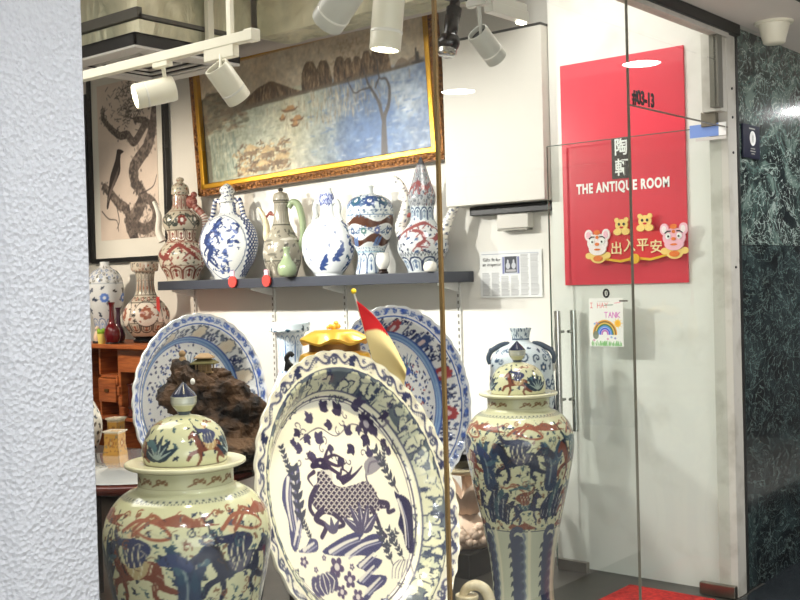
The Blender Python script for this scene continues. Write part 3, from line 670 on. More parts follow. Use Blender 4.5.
MB().lathe([(.066, -.012), (.082, -.010), (.086, -.004), (.085, 0)], 40).build('flange', 'lamp_white', t)
t = empty('wall_plaque', (-1.955, 4.955, 2.085), 0, 'small navy blue plaque with a round white emblem on green marble', 'sign')
MB().box(-.006, .004, -.1, .1, -.078, .078).build('board', 'navy_sign', t, smooth=False, bevel=.002)
e_ = MB().lathe([(.026, 0), (.034, 0), (.034, .002), (.026, .002)], 32, 0, Matrix.Translation((.004, .01, .016)) @ Matrix.Rotation(PI / 2, 4, 'Y'))
e_.box(.004, .006, .002, .018, .0, .032); e_.build('emblem', 'text_white', t)
for k, wd in enumerate((.05, .06, .035)): MB().box(.004, .0055, -wd / 2 + .01, wd / 2 + .01, -.034 - .012 * k, -.030 - .012 * k).build('text_line', 'lamp_grey', t, smooth=False)
MB().box(.004, .0055, -.03, .04, .058, .064).build('text_line', 'lamp_grey', t, smooth=False)
#PART3
# ------------------------------------------------------------------ things on the walls
RD = Matrix.Rotation(PI / 2, 4, 'X')           # local X right, Y up, front towards -y
def on_wall(x, y, z, rot=0.0, lean=0.0): return Matrix.Translation((x, y, z)) @ Matrix.Rotation(rot, 4, 'Y') @ Matrix.Rotation(lean, 4, 'X') @ RD
# landscape painting
def oil():
    w, h = 1.95, .76; c = Cv(w, h, 190, (176, 176, 160)); H_, W_ = c.img.shape[:2]
    n = noise2((H_, W_), 3, ((10, 1), (25, .7), (60, .6), (130, .5))); n2 = noise2((H_, W_), 9, ((4, 1), (9, .6), (20, .3)))
    X = np.linspace(0, 1, W_)[None]; Y = np.linspace(0, 1, H_)[:, None]
    def L(a, b, t): return np.array(a, float) + (np.array(b, float) - np.array(a, float)) * t[..., None]
    sky = L((196, 176, 148), (206, 196, 176), np.clip(n * 1.6 - .3, 0, 1)); wl = L((132, 142, 122), (190, 196, 178), np.clip(n * 2 - .5, 0, 1)); wr = L((96, 118, 152), (170, 180, 190), np.clip(n * 2.2 - .65, 0, 1))
    mid = np.clip(1 - np.abs(X - .42) / .17, 0, 1) * np.ones_like(Y); light = L((206, 196, 160), (232, 224, 200), np.clip(n * 1.8 - .4, 0, 1))
    t = np.clip((X - .35) * 3 + (n2 - .5) * 1.2, 0, 1) * np.ones_like(Y); water = wl * (1 - t[..., None]) + wr * t[..., None]; water = water * (1 - .75 * mid[..., None]) + light * .75 * mid[..., None]
    deep = np.clip(1 - ((X - .77) / .16) ** 2 - ((Y - .2) / .3) ** 2, 0, 1); water = water * (1 - deep[..., None] * .8) + np.array((86, 118, 164)) * deep[..., None] * .8
    hz = .66; st = np.clip((Y - hz + (n2 - .5) * .05) * 40, 0, 1)[..., None] * np.ones((H_, W_, 1)); c.img[:] = ((water * (1 - st) + sky * st) / 255)
    rg = np.random.default_rng(11); U = lambda u: u * w
    hb = lambda u: (.615 + .05 * (u - .3)) * h            # foot line of the far shore
    c.poly([(U(u), v * h) for u, v in ((.0, .74), (.0, .45), (.05, .46), (.12, .50), (.16, .56), (.30, .585), (.42, .60), (.30, .66), (.2, .72), (.1, .78))], (104, 96, 76), .8, 3)
    for k in range(120): c.ell(U(rg.uniform(.0, .22)), rg.uniform(.44, .78) * h, rg.uniform(.012, .04), rg.uniform(.006, .02), [(74, 70, 56), (138, 124, 98), (112, 86, 64), (90, 92, 76)][k % 4], .55)
    def hill(pts, n):
        P = np.array(spline(pts, 6)); c.poly([tuple(p) for p in P], (92, 72, 54), .92)
        x0, x1 = P[:, 0].min(), P[:, 0].max()
        for k in range(n):
            x = rg.uniform(x0, x1); yt = np.interp(x, P[:, 0], P[:, 1]) if True else 0; yb = hb(x / w) - .004; y = rg.uniform(yb, max(yt, yb + .01))
            c.stroke([(x, y), (x + rg.uniform(-.012, .012), max(yb, y - rg.uniform(.02, .05)))], rg.uniform(.002, .005), [(56, 44, 34), (150, 124, 94), (112, 84, 60), (74, 60, 46), (176, 150, 116)][k % 5], .7)
    hill([(U(.215), hb(.215)), (U(.24), hb(.24) + .05), (U(.28), hb(.28) + .09), (U(.32), hb(.32) + .105), (U(.345), hb(.34) + .115), (U(.37), hb(.37) + .10), (U(.41), hb(.41) + .065), (U(.45), hb(.45) + .03), (U(.49), hb(.49))], 260)
    for u, du, hh in ((.525, .040, .17), (.585, .034, .155), (.556, .018, .10), (.655, .030, .15), (.69, .022, .13), (.725, .026, .125), (.765, .026, .14), (.805, .026, .155), (.835, .022, .13)):
        hill([(U(u - du), hb(u)), (U(u - du * .85), hb(u) + hh * .6), (U(u - du * .4), hb(u) + hh * .96), (U(u), hb(u) + hh), (U(u + du * .5), hb(u) + hh * .93), (U(u + du * .85), hb(u) + hh * .55), (U(u + du), hb(u))], 70)
    for u, du, hh in ((.90, .03, .05), (.95, .04, .04)): c.poly([(U(u - du), hb(u)), (U(u), hb(u) + hh), (U(u + du), hb(u))], (128, 110, 92), .7, 3)
    for k in range(260): c.stroke([(U(rg.normal(.70, .10)), h * rg.uniform(.80, .97))] * 1 + [(U(rg.normal(.70, .10)), h * rg.uniform(.80, .97))], .002, (150, 130, 104), .05)
    for k in range(120): x, y = U(rg.normal(.72, .09)), h * rg.uniform(.74, .95); c.stroke([(x, y), (x + rg.uniform(-.02, .02), y + rg.uniform(-.02, .02))], .003, (140, 120, 92), .5)
    c.stroke([(U(.1), hb(.1) - .01), (U(.4), hb(.4) - .006), (U(.8), hb(.8) - .004), (U(1), hb(1))], [.016, .012, .010, .006], (104, 92, 76), .8, 4)
    for k in range(460):      # brush strokes on the water
        x, y = U(rg.uniform(.05, 1)), rg.uniform(.02, .56) * h; u = x / w
        col = [(206, 208, 208), (116, 140, 168), (160, 174, 184), (92, 120, 164), (74, 110, 170)][k % 5] if u > .5 else [(196, 196, 174), (120, 132, 112), (216, 208, 178), (150, 156, 138)][k % 4]
        c.stroke([(x, y), (x + rg.uniform(.015, .06), y + rg.uniform(-.008, .008))], rg.uniform(.002, .005), col, .5)
    for k in range(260):      # the reflected hills
        x = U(rg.normal(.60, .12)); y = hb(x / w) - rg.uniform(.01, .20); c.stroke([(x, y), (x + rg.uniform(-.01, .01), y - .04)], rg.uniform(.002, .006), [(214, 204, 180), (140, 122, 98), (186, 170, 140)][k % 3], .45)
    for u, v, s_ in ((.425, .50, .075), (.455, .41, .065), (.445, .37, .04), (.39, .44, .03)):
        x, y = U(u), v * h; c.poly([(x - s_, y + .01), (x - s_ * .5, y - .012), (x + s_ * .6, y - .010), (x + s_, y + .016), (x + s_ * .5, y + .003)], (112, 78, 50), .9, 3); c.poly([(x - s_ * .5, y), (x - s_ * .2, y + .024), (x + s_ * .4, y + .026), (x + s_ * .6, y + .002)], (178, 132, 82), .9, 2)
    for k in range(420):      # huts and reeds at lower left
        x, y = U(rg.uniform(.15, .40)), h * rg.uniform(.03, .30) * (1 - .3 * rg.random()); c.stroke([(x, y), (x + rg.uniform(-.04, .05), y + rg.uniform(-.015, .02))], rg.uniform(.002, .007), [(176, 146, 100), (104, 80, 56), (222, 204, 160), (150, 120, 86), (78, 62, 48)][k % 5], .75)
    for x0, y0 in ((.19, .17), (.27, .14), (.33, .08), (.24, .06)): c.poly([(U(x0), y0 * h / .76), (U(x0 + .035), (y0 + .05) * h / .76), (U(x0 + .08), (y0 + .01) * h / .76)], (206, 178, 128), .8); c.poly([(U(x0 + .008), (y0 - .03) * h / .76), (U(x0 + .008), y0 * h / .76), (U(x0 + .07), y0 * h / .76), (U(x0 + .07), (y0 - .03) * h / .76)], (112, 88, 62), .7)
    for k in range(120): x = U(rg.uniform(.0, .16)); y = h * rg.uniform(.03, .38); c.stroke([(x, y), (x, y + rg.uniform(.02, .06))], rg.uniform(.002, .006), [(108, 130, 122), (132, 150, 140), (86, 106, 100)][k % 3], .55)
    c.poly([(.0, .0), (.0, .5 * h), (.04, .42 * h), (.06, .2 * h), (.05, .0)], (84, 80, 64), .7, 3)
    tr = (72, 66, 64); X = lambda u: U(u)
    c.stroke([(X(.808), .01), (X(.812), .12), (X(.818), .22), (X(.838), .29), (X(.846), .38), (X(.834), .44), (X(.81), .455), (X(.805), .56)], [.026, .016, .010, .006, .004], tr, 1, 6)
    c.stroke([(X(.814), .19), (X(.803), .30), (X(.785), .37), (X(.765), .43), (X(.75), .52)], [.013, .009, .004], tr, 1, 6); c.stroke([(X(.775), .41), (X(.735), .405), (X(.705), .40), (X(.68), .49)], [.006, .004, .003], tr, 1, 6); c.stroke([(X(.81), .455), (X(.79), .40)], .004, tr)
    for x in (X(.955),): c.stroke([(x, .49), (x, .57)], .006, (60, 54, 50)); c.stroke([(x - .03, .495), (x + .04, .495)], .007, (60, 54, 50)); c.stroke([(x + .015, .49), (x + .012, .545)], .007, (60, 54, 50))
    c.img[:] = np.clip(c.img * (0.86 + .28 * noise2((H_, W_), 21, ((60, 1), (140, 1))))[..., None], 0, 1)
    return c
pt = empty('framed_painting', (-4.695, 4.80, 2.578), 0, 'large landscape oil painting of a lake with hills in an ornate gold frame', 'painting')
ptM = Matrix.Rotation(.026, 4, 'Y').inverted() if False else Matrix.Rotation(-.028, 4, 'Y')
ptM = ptM @ Matrix.Rotation(.04, 4, 'X')
oc = oil(); o = flat_painting('canvas', 1.95, .76, oc, 300, 110, ptM @ Matrix.Translation((0, 0, 0)) @ RD, 'oil_paint', pt)
fr = MB(); fr2 = MB(); hw, hh = .975, .38
for (a, b_, c_, d_) in ((-hw - .075, hw + .075, -hh - .075, -hh), (-hw - .075, hw + .075, hh, hh + .075), (-hw - .075, -hw, -hh, hh), (hw, hw + .075, -hh, hh)):
    ins = .03
    if b_ - a > 1:
        zlo, zhi = (c_, d_) if c_ < 0 else (c_, d_)
        inner = (d_ - .032, d_ + .004) if c_ < 0 else (c_ - .004, c_ + .032); outer = (c_, d_ - .03) if c_ < 0 else (c_ + .03, d_)
        fr.box(a + .04, b_ - .04, -.035, .01, *inner, M=ptM); fr2.box(a, b_, -.028, .02, *outer, M=ptM)
        n = 74
        for k in range(n):
            x = a + (k + .5) * (b_ - a) / n; zc = sum(outer) / 2; fr2.ball(ptM @ Vector((x, -.03, zc + (.005 if k % 2 else -.005))), .013, 4, 0, (1.1, .7, .8))
    else:
        inner = (b_ - .032, b_ + .004) if a < 0 else (a - .004, a + .032); outer = (a, b_ - .03) if a < 0 else (a + .03, b_)
        fr.box(*inner, -.035, .01, c_ - .035, d_ + .035, M=ptM); fr2.box(*outer, -.028, .02, c_ - .07, d_ + .07, M=ptM)
        n = 26
        for k in range(n):
            z = c_ + (k + .5) * (d_ - c_) / n; xc = sum(outer) / 2; fr2.ball(ptM @ Vector((xc + (.005 if k % 2 else -.005), -.03, z)), .013, 4, 0, (.8, .7, 1.1))
fr.build('inner_moulding', 'gold_frame', pt, smooth=False, bevel=.006); fr2.build('carved_border', 'gold_carved', pt)
# ink picture
def ink():
    w, h = .70, 1.16; c = Cv(w, h, 260, (222, 206, 192)); H_, W_ = c.img.shape[:2]; c.img[:] = np.clip(c.img * (.93 + .14 * noise2((H_, W_), 4))[..., None], 0, 1); rg = np.random.default_rng(2)
    D, G = (62, 56, 54), (120, 108, 100)
    def bough(p, wd):
        c.stroke(p, wd, (104, 92, 86), .95, 8); S = spline(p, 8)
        for k in range(len(S) * 5):
            q = S[rg.integers(len(S))]; r = np.mean(wd); c.ell(q[0] + rg.normal(0, r * .6), q[1] + rg.normal(0, r * .6), r * rg.uniform(.15, .5), r * rg.uniform(.1, .35), [D, (156, 142, 130), (84, 76, 72)][rg.integers(3)], .6, rg.random() * 3)
    bough([(.70, .98), (.66, .80), (.60, .66), (.50, .58), (.42, .50), (.44, .40), (.52, .30), (.44, .18), (.36, .12), (.40, .02)], [.03, .05, .055, .045, .06, .05])
    bough([(.66, .78), (.56, .84), (.46, .86)], [.035, .02]); bough([(.56, .80), (.44, .70), (.36, .76), (.28, .76), (.20, .80), (.12, .86), (.06, .92), (.08, .97)], [.035, .03, .025, .012])
    bough([(.06, .40), (.14, .34), (.24, .26), (.32, .22), (.36, .12)], [.03, .04, .035]); bough([(.52, .30), (.64, .24), (.66, .12), (.54, .06), (.42, .1)], [.035, .04, .04])
    for k in range(140): x, y = rg.normal(.38, .09), rg.normal(.92, .06); c.stroke([(x, y), (x + rg.uniform(-.05, .05), y + rg.uniform(-.02, .02))], .004, [D, G][k % 2], .6)
    for k in range(90): x, y = rg.normal(.55, .12), rg.normal(.06, .05); c.stroke([(x, y), (x + rg.uniform(-.05, .05), y + rg.uniform(0, .04))], .004, G, .5)
    for p in ([(.02, .22), (.1, .16), (.2, .14), (.22, .06)], [(.2, .26), (.23, .14), (.2, .08)], [(.5, .32), (.64, .36), (.69, .44)]): c.stroke(p, [.006, .003], D, .8, 6)
    c.poly([(.235, .665), (.29, .655), (.31, .64), (.275, .625), (.265, .58), (.26, .50), (.20, .42), (.15, .36), (.10, .24), (.08, .25), (.11, .38), (.14, .48), (.20, .58), (.22, .63)], (58, 50, 48), 1, 4)
    for k in range(30): q = rg.uniform(.12, .25); c.stroke([(q, .3 + 1.4 * (q - .08)), (q - .03, .22 + 1.4 * (q - .08))], .003, (130, 116, 108), .6)
    for k in range(120): x, y = rg.normal(.42, .12), rg.normal(1.06, .06); c.stroke([(x, y), (x + rg.uniform(-.05, .05), y + rg.uniform(-.03, .03))], .004, [D, G][k % 2], .6)
    return c
it = empty('framed_picture', (-6.585, 4.85, 2.40), 0, 'framed ink picture of a bird perched on a gnarled pine branch', 'picture')
flat_painting('print', .70, 1.16, ink(), 150, 240, Matrix.Translation((0, -.004, .03)) @ RD, 'paint_matte', it)
b = MB().box(-.44, .44, 0, .012, -.69, .69); b.build('mount', 'white_glaze', it, smooth=False)
b = MB(); b.box(-.465, -.43, -.02, .02, -.72, .72); b.box(.43, .465, -.02, .02, -.72, .72); b.box(-.43, .43, -.02, .02, -.72, -.685); b.box(-.43, .43, -.02, .02, .685, .72); b.build('frame', 'black', it, smooth=False, bevel=.003)
it2 = empty('framed_picture', (-7.50, 4.85, 2.33), 0, 'second black picture frame left of the bird picture, cut by the pillar', 'picture')
b = MB(); b.box(-.44, -.40, -.02, .02, -.64, .64); b.box(.40, .44, -.02, .02, -.64, .64); b.box(-.40, .40, -.02, .02, -.64, -.60); b.box(-.40, .40, -.02, .02, .60, .64); b.build('frame', 'black', it2, smooth=False, bevel=.003)
MB().box(-.41, .41, 0, .012, -.61, .61).build('mount', 'white_glaze', it2, smooth=False)
# cupboard, bar, box, cutting
t = empty('wall_cupboard', (-3.24, 4.71, 1.877), 0, 'plain white cupboard fixed high on the wall beside the painting', 'cupboard')
MB().box(-.325, .305, 0, .168, 0, .885).build('carcass', 'cabinet_white', t, smooth=False, bevel=.003)
MB().box(-.325, .305, .0, .168, .885, .898).build('top_edge', 'frame_dark', t, smooth=False)
o = box('black_bar', -3.475, -2.95, 4.80, 4.878, 1.825, 1.872, 'black', bevel=.004); tag(o, 'black bar fixed under the white wall cupboard', 'bar')
t = empty('wall_box', (-3.21, 4.84, 1.79), 0, 'flat white box fixed to the wall under the black bar', 'switch box')
MB().box(-.10, .10, -.02, .038, -.045, .04).build('casing', 'cabinet_white', t, smooth=False, bevel=.006); MB().box(-.095, .095, -.022, .03, -.056, -.046).build('shade_strip', 'frame_grey', t, smooth=False)  # grey strip stands in for the shade under the casing
def clip():
    w, h = .40, .255; c = Cv(w, h, 700, (226, 228, 226)); rg = np.random.default_rng(3); G = (160, 162, 164)
    for k in range(6):
        x0 = .014 + k * .063
        for y in np.arange(.012, .23, .006):
            if (k < 2 and y > .135) or (2 <= k < 4 and y > .115 and True) or (k == 4 and y > .17 and False): continue
            c.rect(x0, y, x0 + .054 * rg.uniform(.8, 1), y + .0032, G)
    c.rect(.145, .125, .262, .225, (196, 200, 210)); c.rect(.165, .135, .242, .222, (56, 60, 70))
    for x in (.185, .222): c.ell(x, .172, .014, .018, (186, 190, 196)); c.ell(x, .194, .006, .012, (186, 190, 196))
    c.rect(.172, .138, .236, .152, (170, 170, 172)); c.rect(.15, .13, .162, .22, (110, 116, 160)); c.rect(.246, .13, .258, .22, (110, 116, 160))
    c.rect(.012, .236, .38, .239, (120, 130, 160))
    return c
t = empty('newspaper_cutting', (-3.265, 4.872, 1.503), 0, 'newspaper cutting with a photo taped to the white wall under the black bar', 'newspaper')
flat_painting('sheet', .40, .255, clip(), 200, 128, RD, 'paint_matte', t, .002)
text_obj('headline', 'Gifts fit for\nan emperor', .026, 'text_black', Matrix.Translation((-.12, -.001, .066)) @ RD, t, .0004)
# shelf with standards
sh = empty('wall_shelf', (-4.66, 4.75, 1.465), 0, 'long dark grey wall shelf carrying the row of ewers and flasks', 'shelf')
MB().box(-1.285, 1.15, -.16, .125, .0, .06).build('board', 'shelf_grey', sh, smooth=False, bevel=.003)
for x in (-5.898, -5.116, -4.482, -3.617):
    b = MB(); b.prism([(-.0, 0), (-.19, 0), (-.19, -.012), (-.02, -.05), (0, -.05)], x + 4.66 - .004, x + 4.66 + .004, M=Matrix(((0, 1, 0, 0), (1, 0, 0, .115), (0, 0, 1, 0), (0, 0, 0, 1)))); b.build('bracket', 'shelf_standard', sh, smooth=False)
    b = MB().box(x - .013, x + .013, 4.868, 4.882, .75, 1.46)
    for k in range(18): b.box(x - .004, x + .004, 4.8655, 4.868, 1.42 - k * .038, 1.438 - k * .038, 1)
    s_ = b.build('standard', ['shelf_standard', 'frame_grey'], sh, smooth=False); s_.matrix_parent_inverse = Matrix.Translation((4.66, -4.75, -1.465))
for x, w_ in ((-5.17, 'under the white flask beside the first ewer'), (-4.86, 'under the grey-green ewer')):
    t = empty('price_seal', (x, 4.578, 1.525), 0, 'red round paper seal on the shelf edge ' + w_, 'tag', 'red paper seals')
    MB().lathe([(.001, -.006), (.036, -.006), (.038, 0), (.036, .006), (.001, .006)], 24, 0, Matrix.Translation((0, 0, -.018)) @ Matrix.Rotation(PI / 2, 4, 'X')).build('disc', 'red_tag', t)
    MB().box(-.016, .016, -.004, .004, .012, .05).build('tab', 'lion_pink', t, smooth=False)
# ------------------------------------------------------------------ red poster and what hangs on door and glass
ps = empty('shop_poster', (-2.524, 4.765, 1.99), 0, 'tall red shop poster with white lettering behind the glass door', 'poster')
b = MB().box(-.333, .333, -.008, .004, -.555, .555); b.build('board', 'poster_red', ps, smooth=False, bevel=.002)
b = MB().box(-.05, .05, -.012, -.008, .055 - .095 + .0, .055 + .10 + .0); b.v = [(x, y, z) for x, y, z in b.v]; b.build('plaque', 'plaque_dark', ps, smooth=False)
text_obj('lettering', '陶', .088, 'text_white', Matrix.Translation((.002, -.0135, .108)) @ RD, ps, .001, .0014, sx=.85)
text_obj('lettering', '軒', .088, 'text_white', Matrix.Translation((.004, -.0135, .008)) @ RD, ps, .001, .0014, sx=.85)
text_obj('lettering', 'THE ANTIQUE ROOM', .066, 'text_white', Matrix.Translation((.0, -.0095, -.078)) @ Matrix.Rotation(0, 4, 'Y') @ RD, ps, .001, .0026, sx=.70, space=1.15)
# lion dance decoration
ld = empty('lion_dance_decoration', (-2.448, 4.735, 1.618), 0, 'festive cardboard banner with two lion dance heads and gold characters hung on the red poster', 'decoration')
def circ(cx, cz, rx, rz, n=20): return [(cx + rx * math.cos(2 * PI * k / n), cz + rz * math.sin(2 * PI * k / n)) for k in range(n)]
def pr(name, parts, d0, d1, m, parent): 
    b = MB()
    for q, p in enumerate(parts): b.prism(p, d0 - .0006 * q, d1)
    return b.build(name, m, parent, smooth=False)
pr('banner', [[(-.17, -.055), (-.16, .045), (-.08, .07), (-.02, .11), (.03, .115), (.08, .075), (.17, .05), (.185, -.04), (.08, -.062), (.0, -.052), (-.08, -.065)]], -.004, .004, 'banner_red', ld)
pr('banner_trim', [[(-.17, -.062), (-.08, -.078), (0, -.064), (.08, -.074), (.185, -.05), (.185, -.04), (.08, -.062), (0, -.052), (-.08, -.065), (-.17, -.052)]], -.006, .005, 'gold_plastic', ld)
for x in (-.2, .205):
    hx, hz = x, .03 if x > 0 else .022; skin = 'lion_white' if x < 0 else 'lion_pink'
    h = pr('lion_head', [circ(hx, hz, .057, .046), circ(hx - .048, hz + .04, .022, .028), circ(hx + .048, hz + .04, .022, .028), circ(hx, hz - .03, .048, .03)], -.012, -.004, skin, ld)
    for k, sx in enumerate((-1, 1)):
        pr('ear_inner', [circ(hx + sx * .048, hz + .04, .012, .017)], -.015, -.012, 'lion_pink' if x < 0 else 'lion_white', h); pr('eye', [circ(hx + sx * .028, hz + .008, .013, .015)], -.0155, -.012, 'text_white', h); pr('pupil', [circ(hx + sx * .026, hz + .006, .0045, .0055)], -.018, -.0155, 'text_black', h)
        pr('brow', [[(hx + sx * .014, hz + .033), (hx + sx * .030, hz + .034), (hx + sx * .046, hz + .024), (hx + sx * .044, hz + .019), (hx + sx * .030, hz + .028), (hx + sx * .015, hz + .028)]], -.0155, -.012, 'text_black', h)
    pr('nose', [circ(hx, hz - .006, .011, .008)], -.018, -.012, 'orange_plastic', h); pr('mouth', [circ(hx, hz - .032, .018, .005)], -.0155, -.012, 'orange_plastic', h); pr('crown', [circ(hx, hz + .052, .018, .012), circ(hx, hz + .028, .008, .008)], -.0155, -.010, 'orange_plastic', h)
    pr('lion_body', [circ(hx, hz - .072, .042, .028), circ(hx - .05, hz - .062, .02, .016), circ(hx + .05, hz - .062, .02, .016)], -.008, -.002, 'lion_yellow', ld); pr('sash', [circ(hx, hz - .076, .026, .014)], -.011, -.008, 'orange_plastic', ld)
for x, z in ((-.066, .104), (.058, .116)):
    h = pr('cub_head', [circ(x, z, .034, .028), circ(x - .026, z + .024, .012, .012), circ(x + .026, z + .024, .012, .012), circ(x - .022, z - .033, .022, .016), circ(x + .022, z - .033, .022, .016)], -.012, -.004, 'lion_yellow', ld)
    for sx in (-1, 1): pr('eye', [circ(x + sx * .013, z + .004, .006, .007)], -.0145, -.012, 'text_black', h)
    pr('mouth', [circ(x, z - .012, .01, .005)], -.0145, -.012, 'banner_red', h)
pr('coin', [circ(.0, -.062, .026, .024)], -.013, -.004, 'gold_plastic', ld)
for k, ch in enumerate('出入平安'):
    text_obj('character', ch, .066, 'text_gold', Matrix.Translation((-.098 + .070 * k, -.0075, -.012 + .012 * (k in (1, 2)))) @ RD, ld, .002, .0007)
# drawing, logo, sticker, tassel on the glass door
def kid():
    w, h = .185, .235; c = Cv(w, h, 900, (236, 238, 230)); rg = np.random.default_rng(8)
    for r, col in ((.062, (230, 170, 60)), (.056, (120, 90, 50)), (.050, (226, 190, 90)), (.043, (60, 120, 80)), (.036, (90, 150, 220)), (.026, (60, 90, 210)), (.016, (190, 110, 180))):
        c.stroke([(.085 + r * math.cos(a), .06 + r * 1.05 * math.sin(a)) for a in np.linspace(0, PI, 24)], .0042, col)
    c.ell(.155, .112, .017, .018, (250, 200, 70)); c.ell(.155, .112, .010, .010, (244, 180, 40))
    for k in range(9): a = k * .7; c.stroke([(.155 + .018 * math.cos(a), .112 + .018 * math.sin(a)), (.155 + .026 * math.cos(a), .112 + .026 * math.sin(a))], .0012, (244, 200, 90))
    for k in range(90): x = rg.uniform(.01, .175); c.stroke([(x, .004), (x + rg.uniform(-.004, .004), rg.uniform(.012, .028))], .0015, (120, 180, 110), .8)
    c.ell(.035, .055, .016, .02, (120, 130, 110), .9)
    for x, y in ((.03, .11), (.04, .115), (.05, .11), (.025, .03), (.12, .045), (.14, .04), (.1, .036)): c.ell(x, y, .006, .005, [(120, 170, 220), (210, 140, 170), (130, 130, 190)][int(x * 1000) % 3], .8)
    def letters(s, x, y, hgt, col):
        G = {'T': [[(0, 1), (1, 1)], [(.5, 1), (.5, 0)]], 'H': [[(0, 0), (0, 1)], [(1, 0), (1, 1)], [(0, .5), (1, .5)]], 'A': [[(0, 0), (.5, 1), (1, 0)], [(.2, .4), (.8, .4)]], 'N': [[(0, 0), (0, 1), (1, 0), (1, 1)]], 'K': [[(0, 0), (0, 1)], [(1, 1), (0, .45), (1, 0)]], 'I': [[(.5, 0), (.5, 1)], [(.1, 1), (.9, 1)], [(.1, 0), (.9, 0)]], 'Y': [[(0, 1), (.5, .5), (1, 1)], [(.5, .5), (.5, 0)]]}
        for ch in s:
            if ch in G:
                for st in G[ch]: c.stroke([(x + q[0] * hgt * .62, y + q[1] * hgt) for q in st], hgt * .06, col)
            x += hgt * .85
    letters('I HAY', .006, .188, .024, (224, 110, 110)); letters('TANK', .085, .140, .026, (206, 70, 180))
    c.stroke([(.085, .2), (.13, .202)], .0022, (130, 150, 130)); c.stroke([(.14, .21), (.17, .214)], .002, (240, 170, 180))
    return c
t = empty('child_drawing', (-2.582, DY - .008, 1.252), 0, 'child drawing of a rainbow and a sun taped inside the glass door', 'drawing')
flat_painting('paper', .185, .235, kid(), 140, 178, RD, 'paint_matte', t, .001)
t = empty('door_decal', (-2.578, DY - .0075, 1.393), 0, 'small round black emblem with a line of print below the red poster', 'decal')
e_ = MB().tube([(.0135 * math.cos(q), 0, .018 * math.sin(q)) for q in np.linspace(0, 2 * PI, 33)], .005, 8, caps=False); e_.box(-.002, .002, -.0008, .0008, -.008, .008); e_.build('emblem', 'text_black', t)
MB().box(.07, .115, -.001, 0, -.042, -.034).build('print_line', 'frame_grey', t, smooth=False); MB().box(-.05, .02, -.001, 0, -.040, -.038).build('print_line', 'lamp_grey', t, smooth=False)
t = empty('blue_sticker', (-2.04, DY - .0085, 2.122), 0, 'blue and white sticker on the top corner of the glass door', 'sticker')
MB().box(-.088, .05, -.001, 0, -.028, .030).build('blue_field', 'blue_sticker', t, smooth=False); MB().box(.05, .085, -.001, 0, -.028, .030).build('white_field', 'text_white', t, smooth=False)
MB().box(-.06, .085, -.001, 0, -.045, -.031).build('grey_strip', 'grey_plastic', t, smooth=False)
t = empty('door_tassel', (-2.848, DY - .075, 1.30), 0, 'navy silk tassel on a cord hanging from the left door handle', 'tassel')
b = MB(); b.tube([(.018, .004, -.02), (.012, .0, -.12), (-.004, -.004, -.24)], .0025, 6); b.build('cord', 'lamp_grey', t)
b = MB(); b.ball((-.005, -.004, -.268), .019, 10, 0, (1, .8, 1.5)); b.build('knot', 'lamp_grey', t)
b = MB(); b.tube([(-.005, -.004, -.295), (-.005, -.004, -.34), (-.004, -.004, -.50)], [.008, .013, .017], 14); b.build('fringe', 'tassel_navy', t)
nb = empty('unit_number', (-1.958, 3.885, 2.163), 0, 'black unit number on the glass above the shop entrance', 'number')
text_obj('digits', '#03-13', .074, 'text_black', Matrix.Rotation(PI / 2, 4, 'Z') @ RD, nb, .001, .003, sx=.86)
mt = MB().box(-2.45, -2.02, 4.08, 4.60, 0.0, .012); mt.build('door_mat', 'mat_red', None, smooth=False, bevel=.003)
tag(bpy.data.objects['door_mat'], 'red floor mat just inside the shop entrance', 'mat')
